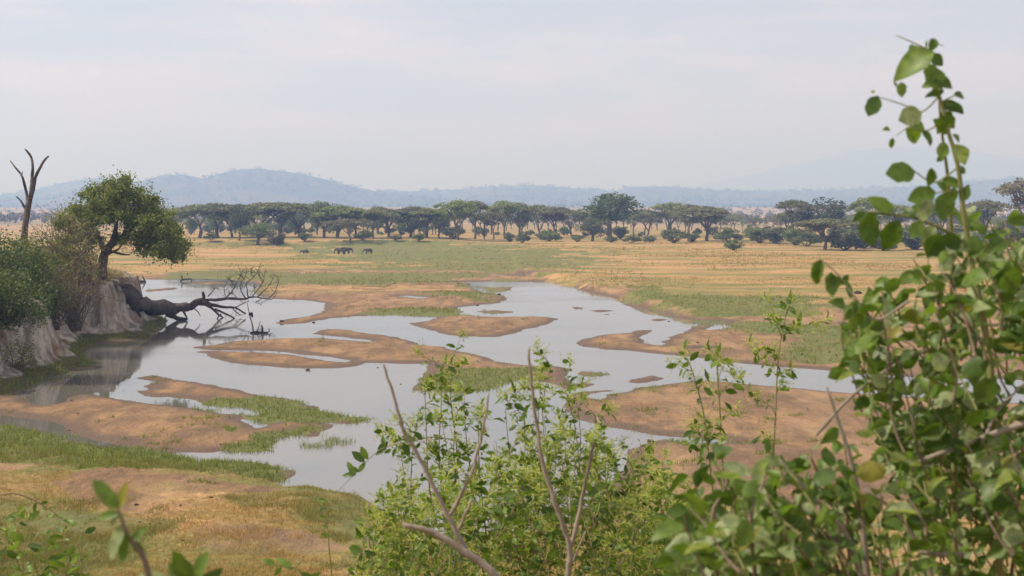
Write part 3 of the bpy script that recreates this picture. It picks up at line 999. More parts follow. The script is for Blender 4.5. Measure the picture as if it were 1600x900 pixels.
def hill_wood():
    Vs = []
    r = np.random.default_rng(91)
    for (X, Y, z, k), n in zip(HS[:2], (2600, 3200)):
        sel = np.flatnonzero(((k > .25) & (np.abs(X) < .6 * Y)).ravel())
        i = r.choice(sel, n)
        x = X.ravel()[i] + r.normal(size=n) * 12; y = Y.ravel()[i]; zz = z.ravel()[i]
        H = 9 + 12 * r.random(n); m = 14
        d = r.normal(size=(n, m, 3)); d /= np.linalg.norm(d, axis=2)[:, :, None]
        P = np.stack([x, y, zz + H * .45], 1)[:, None, :] + d * (H * .55)[:, None, None] * np.array([1.3, 1.3, .7])
        u = r.normal(size=P.shape); v = r.normal(size=P.shape); s = (H * .3)[:, None, None]
        Vs.append(np.stack([P + u * s * .6, P - u * s * .5 + v * s * .4, P - v * s * .7], 2).reshape(-1, 3))
    V = np.vstack(Vs)
    tag(mesh_np('hill_woodland', V, np.arange(len(V)).reshape(-1, 3), M['wood_far']), 'sparse woodland covering the far hills and their skyline', 'woodland', kind='stuff')
hill_wood()

# ------------------------------------------------------------------ grass
def blades(name, mat, X, Y, Z, h, wdt, seed, label, per=3, spread=.12):
    r = np.random.default_rng(seed)
    n = len(X)
    X = np.repeat(X, per); Y = np.repeat(Y, per); Z = np.repeat(Z, per)
    hh = np.repeat(h, per) * (.5 + .8 * r.random(n * per)); ww = np.repeat(wdt, per)
    X = X + r.normal(size=n * per) * spread * np.repeat(h, per) * 4
    Y = Y + r.normal(size=n * per) * spread * np.repeat(h, per) * 4
    a = r.random(n * per) * 6.283
    dx, dy = np.cos(a) * ww, np.sin(a) * ww
    lx, ly = r.normal(size=n * per) * hh * .45, r.normal(size=n * per) * hh * .45
    V = np.stack([np.stack([X - dx, Y - dy, Z - .03], 1), np.stack([X + dx, Y + dy, Z - .03], 1), np.stack([X + lx, Y + ly, Z + hh], 1)], 1).reshape(-1, 3)
    o = mesh_np(name, V, np.arange(len(V)).reshape(-1, 3), mat)
    return tag(o, label, 'grass', kind='stuff')

def scatter(n, y0, y1, x0, x1, seed):
    """random places on the ground, denser nearby, between two picture rows"""
    r = np.random.default_rng(seed)
    yy = y0 + (y1 - y0) * r.random(n); xx = x0 + (x1 - x0) * r.random(n)
    p = on_plane(xx, yy)
    return p[:, 0], p[:, 1], r

# near bank, dry and half-green turf
X, Y, r = scatter(120000, 680, 965, -150, 1250, 301)
s_ = water_sd(X, Y); gA = cover(X, Y, GW, 1.2); dA = cover(X, Y, DW, 2.0)
bare = .34 * cover(X, Y, BW, 1.5) - .10 + fbm(X, Y, 5.0, 4, 333) + .7 * fbm(X, Y, 1.2, 2, 334)
k = (s_ < -.15) & (dA > .4) & (bare < -.05 + .14 * r.random(len(X)))
Xk, Yk = X[k], Y[k]; Zk = terrain(Xk, Yk, s_[k])
gk = (gA[k] + .5 * fbm(Xk, Yk, 3, 3, 340) + .6 * fbm(Xk, Yk, .8, 2, 341)) > .34
h = (.035 + .09 * r.random(len(Xk))) * (1 + 1.2 * smooth(.02, .12, fbm(Xk, Yk, 1.3, 2, 350)))
blades('dry_grass', M['grass_dry'], Xk[~gk], Yk[~gk], Zk[~gk], h[~gk], np.full((~gk).sum(), .011), 1, 'dry straw-coloured grass on the near bank', 2)
blades('half_dry_grass', M['grass_mix'], Xk[gk], Yk[gk], Zk[gk], h[gk] * 1.2, np.full(gk.sum(), .011), 2, 'half-dry olive grass in patches on the near bank', 3)
# green grass at the water and on the sandbanks
X, Y, r = scatter(90000, 440, 770, -150, 1420, 311)
s_ = water_sd(X, Y); gA = cover(X, Y, GW, .9)
k = (s_ < .25) & ((gA + .9 * fbm(X, Y, 2.5, 3, 360) > .45 + .3 * r.random(len(X))) | ((fbm(X, Y, 1.6, 3, 361) > .23) & (s_ < -.3)))
Xk, Yk = X[k], Y[k]; Zk = np.maximum(terrain(Xk, Yk, s_[k]), 0)
blades('green_grass', M['grass_green'], Xk, Yk, Zk, .12 + .2 * r.random(len(Xk)), .012 + Yk * .00018, 3, 'fresh green grass fringing the water and sandbanks', 3)
# tussocks of the plain
X, Y, r = scatter(60000, 384, 500, -100, 1700, 321)
s_ = water_sd(X, Y); dA = np.maximum(cover(X, Y, DW, 2.0), smooth(330, 420, Y)); gA = cover(X, Y, GW, 1.2)
t_ = fbm(X, Y * .45, 16, 4, 370)
k = (s_ < -1) & (dA > .5) & (t_ > -.02 + .1 * r.random(len(X))) & (gA < .5)
Xk, Yk = X[k], Y[k]; Zk = terrain(Xk, Yk, s_[k])
tall = np.clip(.22 + 1.1 * t_[k], .15, .9) * (.6 + .5 * smooth(300, 420, Yk))
blades('plain_grass', M['grass_dry'], Xk, Yk, Zk, tall, .03 + Yk * .00022, 4, 'tan dry grass tussocks over the far plain', 2, .2)
X, Y, r = scatter(30000, 384, 500, -100, 1700, 322)
s_ = water_sd(X, Y); gA = cover(X, Y, GW, 1.2); t_ = fbm(X, Y * .5, 12, 4, 390)
k = (s_ < -.6) & (Y > 180) & ((gA > .4) | (t_ > .14)) & (t_ > -.12)
Xk, Yk = X[k], Y[k]; Zk = terrain(Xk, Yk, s_[k])
blades('plain_green_grass', M['grass_mix'], Xk, Yk, Zk, .2 + .25 * r.random(len(Xk)), .03 + Yk * .0002, 5, 'olive green grass patches across the far plain', 2, .2)
# grass on the foot and the rim of the high bank
bi = np.random.default_rng(5).choice(np.flatnonzero((b0 > -.3)), 42000)
rr = np.random.default_rng(6)
gx = BX.ravel()[bi] + rr.uniform(-.3, .3, len(bi)); gy = BY.ravel()[bi] + rr.uniform(-.3, .3, len(bi))
gh, gs = bluff_h(gx, gy)
lo = (gs < 1.4 + 2.0 * fbm(gx, gy, 3, 2, 400)) & (gs > -.2)
hi = (gs > 4.6) & (rr.random(len(gx)) < .5)
blades('bank_grass', M['grass_green'], gx[lo], gy[lo], np.maximum(gh[lo], 0), .18 + .28 * rr.random(lo.sum()), np.full(lo.sum(), .03), 6, 'dark green grass at the foot of the high bank', 3)
blades('bank_top_grass', M['grass_mix'], gx[hi], gy[hi], gh[hi], .25 + .35 * rr.random(hi.sum()), np.full(hi.sum(), .03), 7, 'dry brown grass along the rim of the high bank', 2)
# reeds standing in the shallows
X, Y, r = scatter(1300, 655, 700, 470, 560, 341)
s_ = water_sd(X, Y); k = (s_ > 0) & (s_ < 3.5) & (fbm(X, Y, 1.6, 2, 410) > .06)
blades('water_reeds', M['grass_green'], X[k], Y[k], np.zeros(k.sum()), .18 + .25 * r.random(k.sum()), np.full(k.sum(), .014), 8, 'thin green reeds standing in the shallow water', 2)
# hillside turf under the viewer
X = rng.uniform(-14, 14, 9000); Y = rng.uniform(.5, 40, 9000)
blades('hillside_grass', M['grass_mix'], X, Y, terrain(X, Y), .08 + .12 * rng.random(9000), np.full(9000, .008), 9, 'short dry grass on the slope below the viewpoint', 2)

# ------------------------------------------------------------------ mud clods
def clod_mesh(seed):
    r = np.random.default_rng(seed)
    n, m = 8, 5
    V = []
    for j in range(m):
        ph = math.pi * j / (m - 1)
        for i in range(n):
            a = 2 * math.pi * i / n
            k = 1 + .35 * (r.random() - .5)
            V.append((k * math.sin(ph) * math.cos(a), k * .7 * math.sin(ph) * math.sin(a), .45 * k * math.cos(ph) + .25))
    Q = [(j * n + i, j * n + (i + 1) % n, (j + 1) * n + (i + 1) % n, (j + 1) * n + i) for j in range(m - 1) for i in range(n)]
    return mesh_np('mud_clod', V, Q, M['mud'], None, True, link=False)
CL = [clod_mesh(i) for i in range(4)]
CLODS = [(112, 626, 5, 'dark clod at the water edge below the high bank'), (122, 648, 5, 'dark clod alone in the middle of the left sandbank'),
 (108, 674, 5, 'flat clod at the edge of the left pool'), (490, 505, 6, 'dark lump beside the narrow sand tip'), (440, 503, 9, 'dark log-like lump on the narrow sand tip'),
 (780, 461, 7, 'dark lump at the green point by the far channel'), (746, 478, 5, 'dark lump in the far channel shallows'),
 (481, 579, 8, 'mossy lump in the water below the long sandbank'), (912, 541, 3, 'dark stone at the hooked sandbank tip'),
 (1045, 503, 4, 'dark clod by the cut bank on the right'), (234, 821, 6, 'left dung clod of the pair on the near bank'), (250, 819, 6, 'right dung clod of the pair on the near bank'),
 (218, 819, 5, 'flat dung clod left of the pair on the near bank'), (330, 778, 8, 'dark earth lump on the bare patch of the near bank'), (213, 790, 8, 'earth lump left on the bare near bank'),
 (282, 792, 5, 'small earth lump between the two bare patches'), (285, 846, 7, 'earth lump on the lower bare patch'), (345, 697, 5, 'pale clod near the left pool head'),
 (800, 508, 4, 'dark tuft on the oval sandbar'), (770, 507, 4, 'dark clod left on the oval sandbar'), (1090, 536, 5, 'dark clods on the hooked sandbank'),
 (1340, 459, 14, 'long dark heap on the right plain'), (590, 578, 4, 'lump in the shallows below the bare branch tip'), (626, 602, 4, 'small clump in the water left of the green island'),
 (1016, 691, 12, 'dark wet log by the lower channel'), (1090, 706, 9, 'dark wet stones below the lower channel')]
random.seed(9)
for i, (x, y, wpx, lab) in enumerate(CLODS):
    p = hit(x, y)
    if p.z < 0: p.z = -.02
    o = obj('mud_clod', CL[i % 4]); s = wpx * p.y / F * .5
    o.location = p; o.scale = (s, s, s * .9); o.rotation_euler = (0, 0, random.uniform(-.5, .5))
    tag(o, lab, 'clod', 'dark clods on the river bed')

# ------------------------------------------------------------------ elephants
def elephant(x, yb, hpx, face, label, sink=0.0):
    p = hit(x, yb)
    H = hpx * p.y / F
    root = empty('elephant', p - Vector((0, 0, sink * H)), face, label, 'elephant', 'elephants grazing on the plain')
    vs_ = [(-.62,0,.66),(-.4,0,.72),(0,0,.70),(.38,0,.74),(.58,0,.80),(.80,0,.80),(.95,0,.62),(1.02,0,.42),(1.02,0,.22),(1.08,0,.12),
           (-.45,.20,.55),(-.46,.20,.28),(-.44,.20,.03),(-.45,-.20,.55),(-.40,-.20,.28),(-.50,-.20,.03),
           (.36,.20,.55),(.38,.20,.28),(.34,.20,.03),(.36,-.20,.55),(.40,-.20,.28),(.46,-.20,.03),(-.70,0,.50),(-.73,0,.32)]
    ed = [(0,1),(1,2),(2,3),(3,4),(4,5),(5,6),(6,7),(7,8),(8,9),(1,10),(10,11),(11,12),(1,13),(13,14),(14,15),(3,16),(16,17),(17,18),(3,19),(19,20),(20,21),(0,22),(22,23)]
    rad = [.18,.27,.31,.28,.19,.19,.13,.075,.06,.045,.16,.11,.10,.16,.11,.10,.14,.10,.10,.14,.10,.10,.03,.02]
    me = bpy.data.meshes.new('elephant_body')
    me.from_pydata([tuple(c * H for c in v) for v in vs_], ed, [])
    o = obj('body', me, root)
    sk = o.modifiers.new('skin', 'SKIN')
    for i, q in enumerate(me.skin_vertices[0].data):
        q.radius = (rad[i] * H, rad[i] * H); q.use_root = (i == 2)
    o.modifiers.new('sub', 'SUBSURF').levels = 1
    o.modifiers['sub'].render_levels = 1
    me.materials.append(M['hide'])
    for s in (-1, 1):
        pts = [(.62, s * .17, .96), (.45, s * .33, .98), (.33, s * .38, .80), (.40, s * .34, .58), (.55, s * .24, .50), (.63, s * .17, .70)]
        V = [tuple(c * H for c in q) for q in pts] + [tuple(c * H for c in (q[0] + .03, q[1] + .015 * s, q[2])) for q in pts]
        Q = [(i, (i + 1) % 6, 6 + (i + 1) % 6, 6 + i) for i in range(6)] + [(0, 1, 2, 5), (2, 3, 4, 5), (6, 11, 8, 7), (8, 11, 10, 9)]
        mesh_np('ear', V, Q, M['hide'], root)
        T = Tubes(5)
        T.add([Vector((.88, s * .09, .62)) * H, Vector((1.0, s * .12, .52)) * H, Vector((1.14, s * .12, .53)) * H], [.03 * H, .025 * H, .01 * H])
        T.build('tusk', M['greystem'], root)
    return root
elephant(533, 398, 11.0, math.pi * .93, 'front elephant of the overlapping pair, facing left')
elephant(541, 397, 10.0, math.pi * .08, 'rear elephant of the overlapping pair, facing right')
elephant(576, 397, 8.6, math.pi * 1.02, 'lone elephant at the right facing left')
elephant(477, 396, 8.0, math.pi * 1.0, 'smallest elephant, low in the grass at the left', .32)

# ------------------------------------------------------------------ trees of the high bank
def pxs(pts, Y0):
    return [at(x, y, Y0 if len(q) == 0 else q[0]) for x, y, *q in pts]

# green tree leaning over the river
YT = 151.0
K = YT / F
tb = at(160, 440, YT)
root = empty('bank_tree', (tb.x, tb.y, bank_z(tb.x, tb.y)), 0, 'dense green tree leaning over the river from the high bank', 'tree')
def local(root, pts):
    return [Vector(p) - root.location for p in pts]
random.seed(31)
T = Tubes(8)
zb = at(158, 447, YT)
T.add(local(root, dense(pxs([(156, 452), (159, 437), (160, 415), (163, 398), (170, 386)], YT), 3)), taper(9 * K, 6.5 * K, 13), .2)
for path, r0 in [([(164, 398), (158, 380), (150, 358), (140, 335)], 4.5), ([(168, 388), (178, 370), (182, 345), (184, 310), (186, 290)], 5),
                 ([(170, 386), (190, 372), (215, 350), (240, 335)], 5), ([(190, 372), (205, 340), (215, 310)], 3), ([(160, 405), (172, 395), (184, 390), (192, 380)], 3),
                 ([(172, 392), (190, 397), (203, 398)], 2.2), ([(215, 350), (245, 365), (270, 385)], 2.8), ([(150, 358), (125, 345), (105, 330)], 2.5), ([(182, 345), (165, 315), (160, 295)], 2.5)]:
    pp = [(x, y, YT + random.uniform(-4, 4) * (i / 3)) for i, (x, y) in enumerate(path)]
    P = dense(pxs(pp, YT), 3)
    T.add(local(root, P), taper(r0 * K, 1.0 * K, len(P)), .2)
T.build('trunk', M['bark'], root)
CR = [(185,293,24),(168,300,24),(205,300,24),(150,318,24),(180,320,30),(215,318,30),(240,330,24),(195,345,30),(230,350,30),(160,345,26),(255,352,22),
      (268,372,22),(245,378,24),(270,392,17),(284,386,12),(215,372,22),(285,400,9),(130,332,20),(140,352,18),(222,390,14),(250,396,16),(273,405,10),(190,372,16),
      (262,335,14),(150,298,16),(198,284,14),(172,284,14),(110,340,20),(120,322,18),(95,350,16),(135,305,16),(125,362,18),(150,372,14),(240,312,14),(277,360,14),(290,380,10)]
rr = np.random.default_rng(8)
C, R = [], []
for x, y, q in CR:
    for j in range(5):
        a = rr.uniform(0, 6.28); d = rr.uniform(.1, .75)
        dep = rr.uniform(-1, 1) * math.sqrt(max(0.1, 1 - ((y - 340) / 80.0) ** 2)) * 5.0
        c = at(x + q * d * math.cos(a), y + q * d * math.sin(a) * .8, YT + dep) - root.location
        s = q * K * rr.uniform(.34, .6)
        C.append(tuple(c)); R.append((s, s, s * .75))
V, Fq = leaf_cloud(C, R, 46000, .24, 1, .1, seed=9, fuzz=.75)
mesh_np('crown', V, Fq, M['fig'], root)

# dead tree
YD = 158.0
KD = YD / F
db = at(37, 430, YD)
root = empty('dead_tree', (db.x, db.y, bank_z(db.x, db.y)), 0, 'tall bare dead tree with three crooked limbs on the high bank', 'tree')
T = Tubes(7)
T.add(local(root, dense(pxs([(36, 445), (37, 400), (39, 360), (42, 335), (46, 312)], YD), 3)), taper(6.0 * KD, 4.2 * KD, 13), .25)
T.build('trunk', M['deadwood'], root)
for path, r0, r1 in [([(43, 322), (41, 300), (36, 280), (31, 270), (24, 262), (16, 251)], 2.6, .9), ([(46, 314), (49, 295), (50, 278), (51, 262), (49, 246), (41, 235), (39, 233)], 3.4, .9),
                 ([(47, 312), (52, 296), (55, 278), (62, 263), (69, 251), (76, 244)], 3.4, 1.5), ([(41, 330), (35, 318), (30, 311), (25, 307)], 1.8, .8), ([(34, 274), (35, 268)], .9, .5)]:
    T = Tubes(6)
    P = dense(pxs([(x, y, YD + random.uniform(-.8, .8)) for x, y in path], YD), 3)
    T.add(local(root, P), taper(r0 * KD, r1 * KD, len(P)), .3)
    T.build('limb', M['deadwood'], root)

# bushes of the bank
def bank_bush(x0, x1, ytop, ybot, Y0, n_st, n_leaf, size, mat, label, name='bank_bush', twig=.5, seed=0, r0=1.2, clump=.16):
    random.seed(seed)
    k = Y0 / F
    xc = (x0 + x1) / 2
    b = at(xc, ybot, Y0)
    root = empty(name, (b.x, b.y, bank_z(b.x, b.y)), 0, label, 'bush', 'bushes on the high bank')
    T = Tubes(4)
    C, R = [], []
    hw = (x1 - x0) / 2
    for i in range(n_st):
        tx = random.uniform(-1, 1); ty = random.random() ** .6
        lim = math.sqrt(max(0, 1 - tx * tx)) ** .8
        tip = at(xc + tx * hw, ybot - (ybot - ytop) * ty * (.25 + .75 * lim), Y0 + random.uniform(-.9, .9) * hw * k * .8) - root.location
        st = Vector((random.uniform(-.3, .3) * hw * k, random.uniform(-.3, .3) * hw * k, -.2))
        P = bend(st, tip, 6, .09)
        T.add(P, taper(r0 * k, .3 * k, 6), .2)
        for j in range(4):
            q = P[random.randint(2, 5)]
            e_ = q + Vector((random.uniform(-1, 1), random.uniform(-1, 1), random.uniform(-.3, .9))) * hw * k * .3 * twig * 2
            T.add(bend(q, e_, 4, .1), taper(.5 * k, .18 * k, 4))
            C.append(tuple(e_)); s = hw * k * clump * random.uniform(.7, 1.4); R.append((s, s, s * .8))
        C.append(tuple(tip)); s = hw * k * clump * random.uniform(.8, 1.5); R.append((s, s, s * .8))
    T.build('stems', M['bark'], root)
    V, Fq = leaf_cloud(C, R, n_leaf, size, 1, .1, seed=seed, fuzz=.4)
    mesh_np('foliage', V, Fq, mat, root)
bank_bush(30, 158, 332, 455, 146, 120, 2800, .2, M['twigleaf'], 'grey-brown twiggy half-bare bush left of the leaning green tree', 'twiggy_bush', .7, 41, 1.1, .15)
bank_bush(66, 155, 360, 450, 143, 46, 5600, .2, M['olive'], 'olive yellow bush under the left side of the green tree crown', 'olive_bush', .6, 42)
bank_bush(-40, 95, 395, 470, 136, 46, 7000, .24, M['olive'], 'olive bush behind the dark green one on the high bank', 'olive_bush', .6, 43, 1.2, .2)
bank_bush(-60, 84, 376, 505, 126, 80, 19000, .24, M['darkbush'], 'dense dark green bush overhanging the bank at the left edge', 'dense_bush', .5, 44, 1.2, .26)
bank_bush(50, 165, 402, 468, 138, 60, 2200, .16, M['twigleaf'], 'low bare grey scrub hanging over the bank edge', 'twiggy_bush', .8, 45, .9, .14)
bank_bush(-90, 62, 425, 512, 107, 70, 15000, .2, M['darkbush'], 'dark bush hanging over the near end of the bank rim', 'dense_bush', .5, 47, 1.2, .24)
bank_bush(20, 130, 425, 480, 128, 50, 2600, .17, M['twigleaf'], 'brown bare scrub along the bank rim below the olive bush', 'twiggy_bush', .8, 48, .9, .14)
bank_bush(-20, 60, 540, 590, 107, 20, 1200, .16, M['olive'], 'small grey-green bush on the bank slope at the left edge', 'slope_bush', .6, 46, .8, .2)

# ------------------------------------------------------------------ drowned tree in the river
YF = 166.0
KF = YF / F
fb = at(215, 478, YF)
root = empty('fallen_tree', (fb.x, fb.y, 0), 0, 'dark fallen tree lying from the bank out over the water', 'fallen tree')
random.seed(51)
T = Tubes(9)
def yt(x): return 150 + (x - 178) * .2 if x < 270 else 168.4 + (x - 270) * .05
T.add(local(root, dense([at(x, y, yt(x)) for x, y in [(178, 455), (195, 463), (212, 474), (235, 481), (260, 483), (282, 480), (305, 475), (322, 471)]], 3, .26)), [v * KF for v in np.interp(np.arange(22), [0, 4, 9, 14, 18, 21], [8, 9.5, 11, 9, 6.5, 4.5])], .8)
T.build('trunk', M['blackwood'], root)
LIMBS = [([(318, 474), (318, 465), (317, 456)], 4.5, 3.0), ([(318, 470), (336, 468), (355, 467), (380, 467), (395, 464), (410, 466), (425, 468)], 3.6, 1.0),
 ([(320, 474), (335, 477), (347, 480), (367, 481), (384, 490)], 4.0, 1.8), ([(322, 476), (334, 484), (342, 492), (352, 499)], 3.2, 1.4),
 ([(335, 482), (347, 488), (367, 498), (374, 506), (381, 515)], 2.6, 1.0), ([(262, 490), (275, 497), (292, 499)], 6.5, 3.0), ([(190, 458), (205, 452), (216, 462), (228, 472)], 6, 4), ([(183, 450), (198, 446), (212, 453), (222, 466)], 4.5, 3), ([(200, 465), (212, 482), (220, 496)], 4, 1.5), ([(186, 456), (190, 472), (196, 488)], 2.5, 1), ([(300, 478), (308, 486), (313, 494)], 1.6, .8), ([(372, 467), (366, 460), (359, 458)], 1, .4), ([(362, 481), (370, 488), (376, 492)], 1.2, .5), ([(392, 465), (398, 457), (396, 448)], .8, .35), ([(398, 434), (392, 428), (393, 420)], .6, .3), ([(285, 484), (290, 492), (293, 499)], 3, 1.5),
 ([(345, 490), (338, 500), (330, 508)], 1.6, .8), ([(325, 463), (332, 455), (338, 449)], 1.4, .6),
 ([(352, 467), (362, 456), (368, 446), (375, 434), (380, 421)], 1.7, .5), ([(368, 448), (362, 440), (355, 436)], .8, .35), ([(384, 466), (377, 455), (376, 445), (383, 432), (386, 420)], 1.5, .5),
 ([(388, 464), (386, 452), (385, 443), (395, 434), (403, 424), (406, 414)], 1.5, .45), ([(395, 462), (405, 450), (412, 438), (414, 424)], 1.3, .45),
 ([(402, 464), (412, 455), (420, 446), (429, 430)], 1.3, .4), ([(420, 467), (430, 456), (435, 442), (434, 436)], 1.1, .4), ([(352, 462), (350, 450), (356, 440)], .9, .35),
 ([(410, 466), (400, 472), (408, 476)], .8, .3), ([(366, 481), (378, 475), (388, 470)], 1.2, .5), ([(383, 437), (376, 430), (374, 420)], .7, .3), ([(412, 440), (405, 432), (402, 422)], .6, .3),
 ([(210, 470), (192, 462), (178, 466)], 6, 3), ([(215, 466), (196, 449), (182, 447), (172, 455)], 5.5, 3), ([(205, 470), (200, 485), (204, 496)], 4, 2)]
for path, r0, r1 in LIMBS:
    T = Tubes(6)
    off = random.uniform(-2.2, 2.2)
    P = dense([at(x, y, yt(x) + off * i / 3) for i, (x, y) in enumerate(path)], 3, .05)
    T.add(local(root, P), taper(r0 * KF * .8, r1 * KF * .7, len(P)), .45)
    if r0 <= 4.0 and path[-1][0] > 330:
        for j in range(9):
            q = P[random.randint(len(P) // 3, len(P) - 1)]
            e_ = q + Vector((random.uniform(-.9, 1.1), random.uniform(-.6, .6), random.uniform(-.6, 1.1))) * random.uniform(.4, 1.1)
            T.add(local(root, bend(q, e_, 5, .14)), taper(.5 * KF, .18 * KF, 5), .2)
    T.build('limb', M['blackwood'], root)

def snag(name, paths, Y0, label):
    p0 = at(paths[0][0][0], paths[0][0][1], Y0)
    rt = empty(name, (p0.x, p0.y, 0), 0, label, 'driftwood', 'snags in the river')
    for path, r0, r1 in paths_of(paths):
        T = Tubes(5)
        P = dense([at(x, y, Y0) for x, y in path], 3, .02)
        T.add(local(rt, P), taper(r0 * Y0 / F, r1 * Y0 / F, len(P)), .3)
        T.build('limb', M['blackwood'], rt)
def paths_of(paths):
    return [([q for q in p if isinstance(q, tuple)], *[q for q in p if not isinstance(q, tuple)]) for p in paths]
def Yw(y):
    return float(on_plane(800, y)[1])
snag('driftwood', [[(391, 520), (402, 519), (418, 520), 2.2, 1.6], [(396, 519), (394, 505), (390, 492), (386, 472), 1.3, .5], [(402, 519), (405, 508), (407, 502), .9, .4],
                   [(410, 519), (410, 513), (409, 508), 2.0, 1.2], [(417, 520), (421, 517), (420, 513), .9, .5], [(390, 493), (393, 489), (394, 496), 2.2, 1.5]], Yw(520.5), 'small upright snag in the water right of the fallen tree')
snag('driftwood', [[(282, 440), (286, 437), (298, 436), (299, 440), 1.6, .9], [(285, 438), (284, 433), (284, 430), 1.3, .8]], Yw(440), 'crooked snag in the far left water')
snag('driftwood', [[(190, 432), (205, 437), (228, 440), 2.2, 1.6], [(227, 441), (225, 436), (222, 431), 1.6, .8]], Yw(441), 'log lying at the water edge behind the high bank')
snag('driftwood', [[(660, 377), (675, 377), (692, 372), (700, 372), 1.0, .6], [(680, 376), (684, 372), .6, .4]], 590, 'fallen log in the grass below the leaning acacia')

# ------------------------------------------------------------------ foreground shrubs
def leaf_mesh(name, L, Wd, fold, curl, mat, pts=7, notch=0.0):
    """ovate blade along +x with a fold at the midrib, own short stalk"""
    V, Q = [], []
    for i in range(pts):
        t = i / (pts - 1)
        wdt = Wd * (math.sin(math.pi * min(1, t ** .86)) ** .62 if 0 < t < 1 else 0.06) * .5
        wdt *= random.uniform(.86, 1.12); x = L * t; z = -curl * L * t * t + random.uniform(-.02, .02)
        V += [(x, -wdt, z + fold * wdt + random.uniform(-.03, .03)), (x, 0, z), (x, wdt * random.uniform(.85, 1.1), z + fold * wdt + random.uniform(-.03, .03))]
    for i in range(pts - 1):
        o = i * 3
        Q += [(o, o + 1, o + 4, o + 3), (o + 1, o + 2, o + 5, o + 4)]
    return mesh_np(name, V, Q, mat, None, True, link=False)

BIG = [leaf_mesh('leaf', 1, w_, f_, c_, M['broadleaf1']) for w_, f_, c_ in [(.70, .25, .12), (.60, .45, .3), (.76, .15, -.1), (.54, .8, .2), (.66, .35, .5), (.58, .3, -.3), (.72, .55, .35), (.5, 1.0, .1)]]
MID = [leaf_mesh('leaf', 1, w_, f_, c_, M['broadleaf1']) for w_, f_, c_ in [(.44, .3, .12), (.40, .5, .25), (.48, .2, -.1)]]
SML = [leaf_mesh('leaf', 1, w_, f_, c_, M['smallleaf1'], 6) for w_, f_, c_ in [(.46, .25, .1), (.42, .5, .25), (.5, .2, -.1), (.40, .6, .3)]]

def frame(d, n):
    d = d.normalized(); n = (n - d * n.dot(d))
    n = n.normalized() if n.length > 1e-5 else d.orthogonal().normalized()
    y = n.cross(d)
    return Matrix((d, y, n)).transposed()

class Shrub:
    def __init__(self, name, loc, label, stem_mat, meshes, stuff_mat, limit=300, cat='shrub'):
        self.root = empty(name, loc, 0, label, cat)
        self.T = {}
        self.meshes, self.stuff_mat, self.limit = meshes, stuff_mat, limit
        self.leaves = []; self.fl = []
        self.stem_mat = stem_mat
    def stem(self, pts, r0, r1, mat=None):
        mat = mat or self.stem_mat
        T = self.T.setdefault(mat, Tubes(5))
        T.add(local(self.root, pts), taper(r0, r1, len(pts)), .1)
    def bough(self, pts, r0, r1, mat):
        T = Tubes(6)
        T.add(local(self.root, pts), taper(r0, r1, len(pts)), .12)
        T.build('dead_bough', mat, self.root)
    def leaf(self, p, d, n, L):
        self.leaves.append((Vector(p), Vector(d), Vector(n), L))
    def twig(self, pts, n, L, r0=.002, leafr=(.25, 1.0), r1=.0008, mat=None, droop=.3, out=.9):
        self.stem(pts, r0, r1, mat)
        m = len(pts) - 1
        side = random.uniform(0, 6.28)
        for i in range(n):
            t = leafr[0] + (leafr[1] - leafr[0]) * (i + random.uniform(-.3, .3)) / max(1, n - 1)
            t = min(max(t, 0), .999)
            k = int(t * m); f = t * m - k
            p = pts[k].lerp(pts[k + 1], f); ax = (pts[k + 1] - pts[k]).normalized()
            side += 2.4 + random.uniform(-.5, .5)
            o1 = ax.orthogonal().normalized(); o2 = ax.cross(o1)
            rad = o1 * math.cos(side) + o2 * math.sin(side)
            d = rad * out + ax * random.uniform(.2, .8) + Vector((0, 0, -droop * random.random()))
            nn = Vector((random.uniform(-1, 1), random.uniform(-1, .8), random.uniform(-.1, 1)))
            self.leaf(p + d.normalized() * L * .12, d, nn, L * random.choice([random.uniform(.35, .8), random.uniform(.7, 1.25)]))
    def spray(self, p, size, n=16, up=.6):
        for _ in range(n):
            d = Vector((random.gauss(0, 1), random.gauss(0, 1), random.gauss(up, .8))).normalized()
            s = size * random.uniform(.4, 1)
            q = p + Vector((random.gauss(0, .2), random.gauss(0, .2), random.gauss(0, .25))) * size
            o = d.orthogonal().normalized() * size * .045
            self.fl.append((q - o, q + o, q + d * s))
            if random.random() < .5:
                e_ = q + d * s; o2 = d.cross(o).normalized() * size * .08
                self.fl.append((e_ - o2 - d * size * .1, e_ + o2, e_ + d * size * .14 - o2 * .3))
    def finish(self):
        for mat, T in self.T.items():
            o = T.build('stems' if mat is self.stem_mat else 'twigs', mat, self.root)
            o['kind'] = 'stuff'
        lv = sorted(self.leaves, key=lambda q: (q[0].y) / q[3])
        V0 = None
        for i, (p, d, n, L) in enumerate(lv[:self.limit]):
            o = obj('leaf', random.choice(self.meshes), self.root)
            m = frame(d, n).to_4x4() @ Matrix.Scale(L, 4)
            m.translation = p - self.root.location
            o.matrix_local = m
        rest = lv[self.limit:]
        if rest:
            Vs, Qs, k = [], [], 0
            base = []
            for me in self.meshes:
                a = np.empty(len(me.vertices) * 3, np.float32); me.vertices.foreach_get('co', a)
                base.append((a.reshape(-1, 3), np.array([tuple(q.vertices) for q in me.polygons])))
            for p, d, n, L in rest:
                a, q = random.choice(base)
                R_ = np.array(frame(d, n)) * L
                Vs.append(a @ R_.T + np.array(p - self.root.location)); Qs.append(q + k); k += len(a)
            o = mesh_np('foliage', np.vstack(Vs), np.vstack(Qs), self.stuff_mat, self.root, True)
            o['kind'] = 'stuff'
        if self.fl:
            V = np.array([[tuple(q - self.root.location) for q in t] for t in self.fl]).reshape(-1, 3)
            o = mesh_np('flower_sprays', V, np.arange(len(V)).reshape(-1, 3), M['flower'], self.root)
            o['kind'] = 'stuff'
        return self.root

